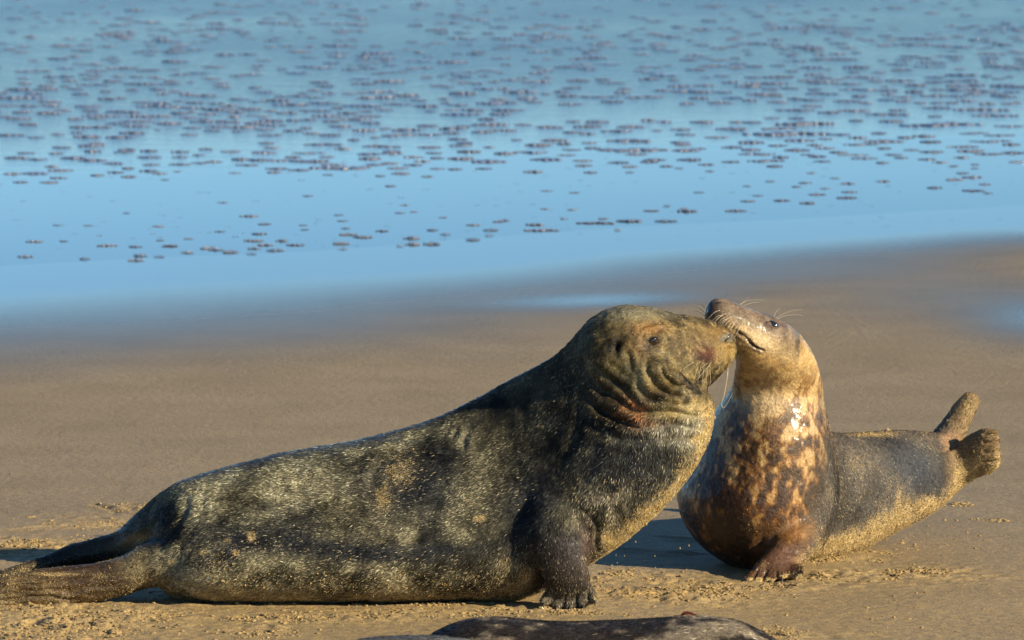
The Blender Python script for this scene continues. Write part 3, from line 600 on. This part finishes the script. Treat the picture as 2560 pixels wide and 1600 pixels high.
BF = [(1800, 870, -1, .1), (1600, 850, -1, .2), (1500, 980, -.5, .85), (1650, 1100, -.1, 1), (1700, 950, -.9, .3), (1450, 1150, -.6, .8), (1560, 1240, -.2, 1), (1300, 1200, -1, .5), (1100, 1150, -1, .5), (1000, 1300, -1, .4), (700, 1300, -1, .15), (700, 1450, -1, .4), (450, 1300, -.9, .6), (350, 1400, -1, .4), (150, 1450, -1, .2), (1420, 1400, 0, 1)]
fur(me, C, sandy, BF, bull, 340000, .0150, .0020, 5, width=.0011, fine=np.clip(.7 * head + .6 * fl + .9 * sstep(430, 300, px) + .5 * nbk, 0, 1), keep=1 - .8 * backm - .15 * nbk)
grains(me, sandy, bull, 24000, 6, size=.0013)
bv = bvh_of(me)
p, n = hit(bv, 1631, 850); ball('eye', p - n * .004, surf_axes(n, -.5, .0185, .0085, .011), M_EYE, bull)
p, n = hit(bv, 1820, 845); ball('nostril', p - n * .0015, surf_axes(n, -.15, .015, .006, .004), M_NOSE, bull)
for k, (a, b, c, d) in enumerate(bull_digits):
    claw(P(c, d - 4, -.235), (0.04 * (k - 2), -1, -.25), bull, .020)
random.seed(3)
for (x0, y0, x1, y1) in ((1768, 908, 1712, 960), (1775, 912, 1722, 975), (1760, 900, 1715, 935), (1745, 915, 1735, 950), (1752, 918, 1744, 956), (1760, 920, 1755, 960), (1768, 922, 1765, 962), (1735, 905, 1700, 930), (1775, 925, 1776, 958), (1720, 955, 1694, 986)):
    p, n = hit(bv, x0, y0); e = P(x1, y1, p[1] - .03); mid = (p + e) / 2 + np.array([0, -.012, .004]); hair_tube('whisker', [p, mid, e], .0005, .0003, M_WHISK, bull)
# the one long whisker that hangs off the muzzle and hooks back up
hair_tube('whisker', [P(1820, 905, .02), P(1819, 935, .0), P(1811, 985, -.01), P(1804, 1008, -.01), P(1808, 1019, -.01), P(1816, 1012, -.01), P(1832, 982, -.01)], .0008, .0004, M_WHISK, bull)
reparent_offset(bull)

# ------------------------------------------------------------------ the smaller spotted seal
B = Build()
B.tb([(1770, 762, 1764, 786, .27, .018), (1782, 750, 1762, 797, .275, .034), (1806, 746, 1772, 814, .28, .047), (1846, 760, 1797, 838, .29, .062), (1894, 778, 1822, 868, .31, .082), (1942, 795, 1838, 893, .34, .098), (1988, 823, 1838, 915, .38, .108), (2022, 860, 1834, 935, .45, .114),
      (2045, 905, 1831, 955, .52, .118), (2058, 955, 1817, 985, .585, .13), (2064, 1010, 1786, 1030, .62, .158), (2078, 1075, 1755, 1085, .65, .20), (2092, 1140, 1728, 1150, .67, .24), (2100, 1215, 1694, 1222, .68, .265), (2090, 1290, 1706, 1296, .68, .26), (2060, 1360, 1752, 1362, .68, .22), (1995, 1412, 1826, 1412, .68, .15)], seg=52, sub=6)
B.tb([(1985, 1080, 1985, 1395, .74, .20), (2035, 1072, 2030, 1400, .80, .205), (2095, 1084, 2090, 1394, .90, .20), (2161, 1082, 2165, 1370, 1.02, .19), (2235, 1077, 2245, 1326, 1.15, .175), (2300, 1077, 2322, 1285, 1.25, .145), (2345, 1082, 2375, 1246, 1.32, .11), (2372, 1100, 2412, 1210, 1.37, .075)], seg=44, sub=6)
B.tube([(2340, 1140, 1.34, .060, .055, (1, 0, .6)), (2372, 1088, 1.38, .054, .042, (1, 0, .6)), (2400, 1044, 1.40, .046, .030, (1, 0, .6)), (2423, 1007, 1.41, .038, .025, (1, 0, .6)), (2436, 985, 1.41, .024, .017, (1, 0, .6))], seg=22)
B.tb([(2340, 1115, 2385, 1235, 1.33, .07), (2385, 1108, 2425, 1208, 1.32, .05), (2425, 1082, 2452, 1192, 1.29, .04), (2460, 1066, 2478, 1186, 1.27, .034), (2486, 1070, 2496, 1172, 1.26, .026), (2497, 1085, 2502, 1150, 1.26, .012)], seg=28, power=2.3)
for (x0, y0, x1, y1) in ((2470, 1078, 2497, 1076), (2478, 1098, 2501, 1102), (2480, 1122, 2500, 1126), (2480, 1146, 2506, 1152), (2474, 1168, 2500, 1172)):
    B.tube([(x0, y0, 1.26, .012, .016, (0, 0, 1)), (x1, y1, 1.25, .010, .011, (0, 0, 1))], seg=10, sub=3)
B.tube([(2005, 1290, .56, .085, .08, xd), (1992, 1345, .47, .070, .055, xd), (1966, 1388, .40, .062, .042, xd), (1945, 1418, .35, .068, .03, xd), (1936, 1436, .32, .074, .024, xd)], seg=26)
pup_digits = [(1890, 1430, 1866, 1455), (1908, 1436, 1896, 1461), (1932, 1436, 1926, 1457), (1958, 1430, 1955, 1450), (1985, 1420, 1988, 1443), (1998, 1412, 2006, 1432)]
for a, b, c, d in pup_digits:
    B.tube([(a, b, .33, .016, .015, (1, 0, 0)), (c, d - 5, .29, .0145, .012, (1, 0, 0)), (c - 1, d - 1, .28, .008, .006, (1, 0, 0))], seg=12, sub=3)
me = B.finish('body'); s = Sculpt(me)
s.d += .005 * fbm(s.base * 3.5, 2, 62) + .0022 * fbm(s.base * [14, 14, 8], 3, 67)
s.groove([(1840, 828), (1862, 846), (1880, 862), (1898, 876)], 3.2, .008, .25, False); s.groove([(1820, 822), (1850, 830), (1866, 842)], 4, .004); s.groove([(1880, 880), (1896, 886), (1908, 880)], 5, .004)
s.bump(1934, 809, 20, 13, -.010, .35); s.groove([(1908, 806), (1922, 794), (1945, 798), (1960, 815)], 4, .006); s.groove([(1915, 822), (1935, 833), (1962, 830)], 5, .005)
s.bump(1810, 790, 34, 22, .008, .5); s.bump(1950, 1085, 95, 75, .022); s.d += .0016 * fbm(s.base * 60, 3, 99); s.groove([(1784, 756), (1797, 752), (1812, 757)], 4, .008, .3); s.bump(2007, 843, 5, 5, -.008)
s.groove([(1842, 905), (1880, 950), (1960, 985), (2040, 985)], 22, .006, .5); s.groove([(2070, 1040), (2085, 1150), (2098, 1250), (2070, 1350)], 18, .007); s.groove([(2110, 1110), (2150, 1180), (2160, 1280), (2120, 1350)], 10, .005)
s.groove([(2150, 1100), (2195, 1180), (2200, 1270), (2160, 1340)], 9, .005); s.groove([(1940, 1320), (1915, 1360), (1880, 1405)], 14, .014, .4); s.groove([(1960, 1330), (1990, 1340), (2015, 1335)], 6, .005); s.groove([(1930, 1365), (1975, 1372), (2010, 1385)], 5, .004)
s.groove([(2360, 1130), (2385, 1120), (2425, 1080), (2450, 1062)], 6, .014, .4, False); s.groove([(2380, 1232), (2430, 1200), (2470, 1160)], 8, .006)
for (a, b, c, d) in ((2462, 1090, 2496, 1090), (2462, 1112, 2500, 1113), (2462, 1136, 2503, 1138), (2456, 1160, 2502, 1162)): s.groove([(a, b), (c, d)], 4, .010, .4, False)
for a, b, c, d in pup_digits[:-1]: s.groove([(a + 12, b - 10), (c + 15, d + 4)], 3.5, .007, .3)
s.apply()
v0 = s.base; px, py = s.px, s.py; n1 = fbm(v0 * [27, 27, 17], 4, 80, .6); n2 = fbm(v0 * 30, 3, 81); n3 = fbm(v0 * 6, 3, 82); n4 = fbm(v0 * [32, 32, 16], 3, 83)
C = np.tile([.40, .275, .125], (len(v0), 1)); C *= (1 + .25 * n2)[:, None]
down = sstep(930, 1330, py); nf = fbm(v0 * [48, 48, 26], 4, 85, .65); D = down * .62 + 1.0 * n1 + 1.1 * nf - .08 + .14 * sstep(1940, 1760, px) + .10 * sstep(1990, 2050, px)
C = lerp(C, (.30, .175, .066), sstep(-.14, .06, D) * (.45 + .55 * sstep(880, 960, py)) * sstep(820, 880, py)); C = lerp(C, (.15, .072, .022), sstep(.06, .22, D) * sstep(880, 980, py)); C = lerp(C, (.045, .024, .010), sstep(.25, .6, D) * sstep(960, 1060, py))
side = sstep(2000, 2105, px + 45 * n3 + .12 * (py - 1100)) * sstep(890, 1010, py)
C = lerp(C, (.30, .20, .10), sstep(1960, 2040, px - .2 * (py - 900)) * sstep(1050, 930, py) * sstep(-.1, .3, n1 + .1) * .8)
top = sstep(35, -15, (py - 812) - .62 * (px - 1870) * (px < 2000)) * sstep(960, 900, py); C = lerp(C, (.135, .10, .072), np.clip(top, 0, 1) * .9); C = np.clip(C * (1 + sstep(960, 900, py) * 1.1 * nf)[:, None], .01, 1)
C = lerp(C, (.58, .47, .31), s.blob(1900, 850, 50, 20, .6) * .7); C = lerp(C, (.55, .42, .26), s.blob(1950, 880, 50, 22, .3) * .5); C = lerp(C, (.35, .22, .07), s.blob(1868, 880, 40, 20, .6) * .6)
C = lerp(C, (.12, .09, .065), s.blob(1815, 788, 44, 38, .5) * .75); C = lerp(C, (.03, .022, .02), np.clip(s.blob(1770, 775, 22, 26, .4) * 1.4, 0, 1)); C = lerp(C, (.05, .03, .025), s.blob(1934, 808, 30, 16, .3) * .75)
C = lerp(C, (.03, .015, .01), s.line([(1842, 830), (1862, 847), (1880, 863), (1896, 875)], 5) * .9); C = lerp(C, (.05, .035, .03), s.blob(2007, 843, 7, 6) * .9); C = lerp(C, (.64, .50, .30), s.blob(1915, 1000, 60, 40) * .6)
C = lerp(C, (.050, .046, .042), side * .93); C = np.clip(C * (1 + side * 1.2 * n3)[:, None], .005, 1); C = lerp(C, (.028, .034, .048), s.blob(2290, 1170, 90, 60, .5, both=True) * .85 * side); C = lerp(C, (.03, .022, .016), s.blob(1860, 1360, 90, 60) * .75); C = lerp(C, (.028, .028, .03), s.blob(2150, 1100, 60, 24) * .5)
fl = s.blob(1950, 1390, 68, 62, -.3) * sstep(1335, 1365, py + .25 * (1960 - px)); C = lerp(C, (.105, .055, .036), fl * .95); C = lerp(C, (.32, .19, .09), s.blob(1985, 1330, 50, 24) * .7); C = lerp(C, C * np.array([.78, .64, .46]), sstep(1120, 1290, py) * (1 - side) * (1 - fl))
ht = sstep(2350, 2400, px); C = lerp(C, (.19, .125, .06), ht * .85); C = lerp(C, (.35, .2, .12), s.blob(2372, 1095, 20, 22) * .6)
bot = sstep(.16, .0, s.v[:, 2] - np.clip((px - 2200) / 300, 0, 1) * .16)
sandy = np.clip(side * (.08 + .7 * n3 + .4 * n1) + bot * side * .7 + ht * .15 + .2 * bot, 0, 1)
sandy *= 1 - .75 * s.blob(2290, 1165, 85, 55, .5, both=True)
for (x, y, rx, ry, w) in ((2330, 1270, 60, 34, 1.1), (2110, 1230, 30, 110, .35), (2180, 1085, 90, 12, .8), (1900, 1452, 50, 10, 1.0), (1980, 1440, 40, 9, 1.0), (2420, 1010, 30, 60, .6), (1880, 1310, 60, 60, .25), (2010, 1400, 30, 40, .5), (1830, 830, 40, 14, .3)):
    sandy = np.maximum(sandy, np.clip(s.blob(x, y, rx, ry, 0) * w, 0, 1))
C = lerp(C, (.34, .25, .115), np.clip(sandy - .6, 0, .4) * 1.7); C = np.clip(C, .008, .8)
wetm = np.clip(1.5 * s.blob(1980, 1005, 70, 55) + .85 * (1 - side) + .1 * n1 + .2 * fl - .7 * sandy + .3 * s.blob(2290, 1165, 90, 60, .5), 0, 1)
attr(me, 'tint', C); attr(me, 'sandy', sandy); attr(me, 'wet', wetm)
pup = root('grey_seal', (.75, .68, 0), 'smaller glossy cream and brown spotted seal with head raised beside the bull')
link('body', me, M_PUP, pup)
PF = [(1780, 780, .8, .5), (1930, 820, 1, .5), (1860, 880, .6, .8), (1960, 900, .3, 1), (1930, 1000, .1, 1), (1850, 1150, -.05, 1), (1950, 1200, 0, 1), (1850, 1350, 0, 1), (2070, 1150, .1, 1), (2150, 1200, .8, .7), (2300, 1200, 1, .4), (1950, 1400, -.35, 1), (2420, 1020, .5, -1), (2460, 1130, 1, 0)]
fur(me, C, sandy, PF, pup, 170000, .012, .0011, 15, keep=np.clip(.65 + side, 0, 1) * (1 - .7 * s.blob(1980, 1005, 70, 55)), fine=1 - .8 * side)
grains(me, sandy, pup, 18000, 16, size=.0013)
bv2 = bvh_of(me)
p, n = hit(bv2, 1935, 809); ball('eye', p - n * .006, surf_axes(n, .35, .0195, .0125, .012), M_EYE, pup)
for (x, y, a, b) in ((1795, 757, .012, .005), (1771, 776, .006, .013)):
    p, n = hit(bv2, x, y)
    if p is not None: ball('nostril', p - n * .001, surf_axes(n, .3, a, b, .003), M_NOSE, pup)
for k, (a, b, c, d) in enumerate(pup_digits): claw(P(c, d - 2, .285), (-.25 + .06 * k, -1, -.2), pup, .022)
W1 = [(1800 + 7 * k, 776 + 4 * k + (k % 2) * 8, 1768 + 8 * k + random.uniform(-4, 4), 800 + 6 * k + random.uniform(-3, 5)) for k in range(9)] + [(1806 + 6 * k, 790 + 4 * k, 1778 + 8 * k, 815 + 5 * k) for k in range(6)]
for x0, y0, x1, y1 in W1:
    p, n = hit(bv2, x0, y0)
    if p is None: continue
    e = P(x1, y1, p[1] - .035); hair_tube('whisker', [p, (p + e) / 2 + np.array([.003, -.012, .010]), e], .00055, .0003, M_WHISK, pup)
for pts in ([(1845, 762), (1870, 752), (1885, 750), (1912, 750)], [(1855, 766), (1880, 757), (1900, 755)], [(1934, 793), (1940, 780), (1950, 771)], [(1940, 795), (1962, 783), (1985, 776), (2006, 774)], [(1944, 797), (1965, 789), (1990, 787), (2006, 789)], [(1850, 764), (1862, 752), (1872, 745)]):
    hair_tube('whisker', [P(a, b, .31) for a, b in pts], .0007, .0003, M_WHISK, pup)
for pts in ([(1762, 790), (1748, 780), (1735, 778)], [(1760, 780), (1750, 772), (1740, 768)], [(1762, 770), (1752, 760), (1742, 762)], [(1812, 748), (1814, 740), (1822, 733)]):
    hair_tube('whisker', [P(a, b, .275) for a, b in pts], .0007, .0003, M_WHISKD, pup)
reparent_offset(pup)

# ------------------------------------------------------------------ two more seals lying in the foreground
def lying(rows, label, loc, seed, dark, light, flow, nf, limbs=()):
    B = Build(); B.tb(rows, seg=44, sub=6)
    for l_ in limbs: B.tube(l_, seg=18)
    me = B.finish('body', .012, 8, 1); s = Sculpt(me)
    s.d += .008 * fbm(s.base * 3, 2, seed); s.apply(); v = s.base
    n1 = fbm(v * [9, 9, 12], 3, seed + 1); n2 = fbm(v * 30, 3, seed + 2)
    C = np.tile(dark, (len(v), 1)); C = lerp(C, light, sstep(.02, .30, n1 + .25 * n2) * .85); C *= (1 + .3 * n2)[:, None]
    sandy = np.clip(.10 + sstep(.12, .0, s.v[:, 2]) * .7, 0, 1); C = np.clip(C, .01, .6)
    attr(me, 'tint', C); attr(me, 'sandy', sandy); attr(me, 'wet', np.full(len(v), .55))
    r = root('grey_seal', loc, label); link('body', me, M_FRONT, r); fur(me, C, sandy * .2, flow, r, nf, .014, .0014, seed); reparent_offset(r); return r
Yf = -2.3
lying([(2260, 1790, 2262, 1850, Yf - .1, .10), (2200, 1760, 2200, 1862, Yf - .05, .07), (2120, 1720, 2120, 1870, Yf, .10), (2040, 1668, 2040, 1873, Yf, .14), (1960, 1612, 1960, 1873, Yf, .17), (1900, 1578, 1900, 1873, Yf, .19), (1845, 1555, 1845, 1874, Yf, .205), (1770, 1547, 1770, 1874, Yf, .21), (1690, 1551, 1690, 1874, Yf, .22), (1560, 1558, 1560, 1875, Yf, .23), (1440, 1556, 1440, 1875, Yf, .23),
       (1330, 1548, 1330, 1874, Yf, .22), (1230, 1541, 1225, 1874, Yf, .19), (1160, 1548, 1150, 1872, Yf, .16), (1110, 1566, 1100, 1868, Yf, .13), (1068, 1590, 1050, 1860, Yf, .11), (1020, 1640, 1010, 1850, Yf, .09), (960, 1700, 955, 1845, Yf, .06), (930, 1740, 930, 1830, Yf, .03)],
      'blurred dark mottled seal lying along the bottom edge in front of the pair', (.1, Yf, 0), 101, (.024, .019, .016), (.23, .19, .14), [(1400, 1600, 1, .1)], 90000,
      limbs=([(1250, 1740, Yf - .12, .07, .04, (1, .2, 0)), (1275, 1810, Yf - .24, .06, .028, (1, .3, 0)), (1320, 1875, Yf - .32, .055, .018, (1, .4, 0)), (1350, 1900, Yf - .36, .03, .012, (1, .4, 0))],
             [(2200, 1800, Yf, .05, .05, (0, 0, 1)), (2290, 1810, Yf - .08, .06, .028, (0, .3, 1)), (2380, 1815, Yf - .14, .075, .018, (0, .4, 1)), (2420, 1815, Yf - .16, .05, .01, (0, .4, 1))],
             [(2200, 1810, Yf, .05, .05, (0, 0, 1)), (2290, 1815, Yf + .08, .06, .028, (0, -.3, 1)), (2370, 1815, Yf + .16, .07, .018, (0, -.4, 1)), (2405, 1815, Yf + .18, .04, .01, (0, -.4, 1))]))
Yn = -2.95
lying([(780, 1660, 790, 1960, Yn, .08), (840, 1622, 840, 1985, Yn, .15), (900, 1600, 900, 1995, Yn, .19), (980, 1592, 980, 1995, Yn, .21), (1060, 1590, 1060, 1995, Yn, .21), (1130, 1592, 1130, 1995, Yn, .2), (1200, 1604, 1200, 1990, Yn, .18), (1300, 1650, 1300, 1985, Yn, .15), (1400, 1730, 1400, 1975, Yn, .1), (1480, 1820, 1480, 1960, Yn, .06)],
      'blue-grey sliver of the nearest seal back at the very bottom edge', (-.2, Yn, 0), 131, (.09, .09, .09), (.17, .17, .17), [(1000, 1600, 1, .1)], 40000)

# ------------------------------------------------------------------ loose sand: crumbs and lumps
def lump_mesh(seed, sub, n=1):
    bm = bmesh.new(); r = random.Random(seed)
    for k in range(n):
        g = bmesh.ops.create_icosphere(bm, subdivisions=sub, radius=1); ox, oy = (r.uniform(-.8, .8), r.uniform(-.6, .6)) if n > 1 else (0, 0); sc_ = r.uniform(.4, .8) if n > 1 else 1
        cs = np.array([v.co[:] for v in g['verts']]); d = 1 + .42 * fbm(cs * 1.9 + seed * 3.1 + k, 3, seed) + .30 * fbm(cs * 6 + k, 3, seed + 9)
        for v, c, q_ in zip(g['verts'], cs, d): v.co = Vector((ox + c[0] * q_ * sc_, oy + c[1] * q_ * sc_, max(-.12, c[2] * q_ * sc_ * .75 + .15)))
    me = bpy.data.meshes.new('sand_lump'); bm.to_mesh(me); bm.free(); me.materials.append(M_CRUMB); return me
LUMPS = [(2395, 1262, 46, 'crumbled sand lump alone on the sand below the raised hind flippers'), (2302, 1426, 60, 'largest crumbly sand lump right of the spotted seal flipper'), (2360, 1424, 26, 'small sand lump at the right end of the crumbs by the spotted seal'),
         (2250, 1438, 40, 'low sand lump left of the larger crumbly lump beside the spotted seal'), (270, 1577, 66, 'largest yellow sand lump in the bottom left corner'), (315, 1576, 26, 'small sand lump touching the largest one in the bottom left corner'),
         (60, 1566, 40, 'sand lump near the left edge below the hind flippers'), (160, 1286, 26, 'small sand lump on the left beyond the hind flippers, rightmost of the row'), (75, 1292, 26, 'small sand lump on the left beyond the hind flippers, middle of the row'), (22, 1297, 16, 'small sand lump on the left edge beyond the hind flippers'),
         (242, 1251, 18, 'small sand lump just behind the bull tail, left of the thin crack'), (372, 1226, 14, 'tiny sand lump touching the top of the bull tail outline'), (1560, 1428, 24, 'sand lump at the edge of the blue shadow beside the bull flipper'),
         (1812, 1462, 44, 'torn sand ridge just left of the spotted seal flipper'), (1700, 1488, 40, 'low torn sand ridge between the two front flippers'), (1930, 1562, 22, 'yellow sand lump behind the foreground seal at its right end'), (1980, 1590, 22, 'low sand patch at the bottom edge right of the foreground seal'),
         (655, 1585, 34, 'pale sand lump at the bottom edge left of the foreground seals'), (2180, 1400, 24, 'small sand lump against the spotted seal belly'), (1365, 1518, 16, 'sand lump pushed up against the bull flipper claws')]
LM = [lump_mesh(i, 3, 5) for i in range(6)]
for i, (x, y, w, lab) in enumerate(LUMPS):
    g = G(x, y); r_ = w / FPX * (g[1] - CAM_Y) * .42; o = bpy.data.objects.new('sand_lump', LM[i % 6]); COL.objects.link(o)
    o.location = (g[0], g[1], ground_z(g[0], g[1]) - .003); o.scale = (r_, r_ * .9, r_ * .62); o.rotation_euler = (0, 0, i * 1.3); tag(o, lab, 'sand lump', 'loose sand lumps on the beach')
cm = [lump_mesh(50 + i, 1) for i in range(8)]; CVs = []
for m_ in cm:
    v = co(m_); f = np.array([tuple(p.vertices) for p in m_.polygons]); CVs.append((v, f))
CZ = [(130, 1545, 330, 60, 1500), (50, 1590, 260, 40, 700), (330, 1540, 240, 26, 350), (640, 1545, 300, 16, 420), (1000, 1535, 280, 14, 260), (660, 1585, 110, 16, 130), (60, 1365, 200, 22, 650), (250, 1310, 170, 18, 160), (330, 1268, 130, 14, 130), (1610, 1470, 180, 34, 480), (1770, 1482, 130, 20, 420), (1560, 1440, 80, 16, 200),
      (2120, 1445, 180, 10, 330), (2300, 1430, 130, 9, 330), (2080, 1398, 110, 10, 300), (1880, 1466, 110, 8, 330), (1950, 1580, 90, 16, 200), (1300, 1530, 260, 14, 200), (1440, 1530, 90, 8, 220), (2400, 1266, 40, 6, 60), (2480, 1302, 70, 4, 50), (2350, 1345, 300, 50, 90), (700, 1430, 1400, 170, 130), (2180, 1378, 90, 6, 160), (2230, 1520, 400, 70, 70), (850, 1511, 480, 4, 420), (1800, 1425, 60, 5, 60), (2060, 1408, 80, 6, 140), (1430, 1532, 70, 5, 160), (1935, 1468, 70, 6, 160)]
vs, fs, off = [], [], 0
for cx, cy, rx, ry, n in CZ:
    ph = random.uniform(0, 99)
    for _ in range(int(n * 1.7)):
        x, y = cx + random.gauss(0, .5) * rx, cy + random.gauss(0, .5) * ry
        if y < 1180: continue
        g = G(x, y)
        if float(vnoise(np.array([[g[0] * 14 + ph, g[1] * 9, 0]]), 5)[0]) < -.15: continue
        r_ = min(.0062, .0017 * random.lognormvariate(.3, .7))
        v, f = random.choice(CVs); a = random.uniform(0, 6.3); c_, s_ = math.cos(a), math.sin(a)
        q_ = v * [r_ * random.uniform(.8, 1.5), r_, r_ * .8]; q_ = np.stack([q_[:, 0] * c_ - q_[:, 1] * s_ + g[0], q_[:, 0] * s_ + q_[:, 1] * c_ + g[1], q_[:, 2] + ground_z(g[0], g[1])], 1)
        vs.append(q_); fs.append(f + off); off += len(v)
tag(link('sand_crumbs', mesh_np('sand_crumbs', np.concatenate(vs), np.concatenate(fs), False), M_CRUMB), 'loose yellow crumbs of damp sand scattered where the seals have moved', 'sand', kind='stuff')
# flung grains in the air between the seals
vs, fs, off = [], [], 0
for (x, y, L) in ((1589, 1356, 12), (1561, 1391, 10), (1540, 1389, 8), (1543, 1408, 8), (1700, 1372, 12), (1722, 1365, 12), (1637, 1391, 8), (1638, 1420, 7), (1747, 1213, 8), (1491, 775, 8), (1650, 738, 6), (1655, 725, 5), (1410, 850, 5), (1500, 1417, 9), (1668, 1404, 5), (1610, 1402, 4), (1575, 1330, 4), (1492, 786, 4)):
    c = P(x, y, .12 if y > 1100 else .1); v, f = random.choice(CVs); L = L / 883 * .5
    vs.append(v * [L * .35, L * .35, L * .9] + c); fs.append(f + off); off += len(v)
tag(link('flung_sand', mesh_np('flung_sand', np.concatenate(vs), np.concatenate(fs), False), M_CRUMB), 'grains of wet sand flung into the air around the two seals', 'sand', kind='stuff')
# scrap of red weed
bm = bmesh.new(); vv = []; g = G(1722, 1542)
for i in range(7):
    t = i / 6; w_ = .012 * math.sin(math.pi * (t * .85 + .1)) + .002
    for sgn in (-1, 0, 1): vv.append(bm.verts.new((g[0] + (t - .5) * .045, g[1] + sgn * w_ * 2, .002 + .005 * math.sin(t * 3) + (0.004 if sgn else 0) * (1 + .5 * math.sin(i)))))
for i in range(6):
    for j in range(2): bm.faces.new((vv[i * 3 + j], vv[i * 3 + 3 + j], vv[i * 3 + 4 + j], vv[i * 3 + 1 + j]))
bmesh.ops.solidify(bm, geom=bm.faces[:], thickness=.002); me = bpy.data.meshes.new('seaweed_scrap'); bm.to_mesh(me); bm.free()
tag(link('seaweed_scrap', me, M_LEAF), 'small curled reddish-brown seaweed scrap on sand above the foreground seal', 'seaweed')
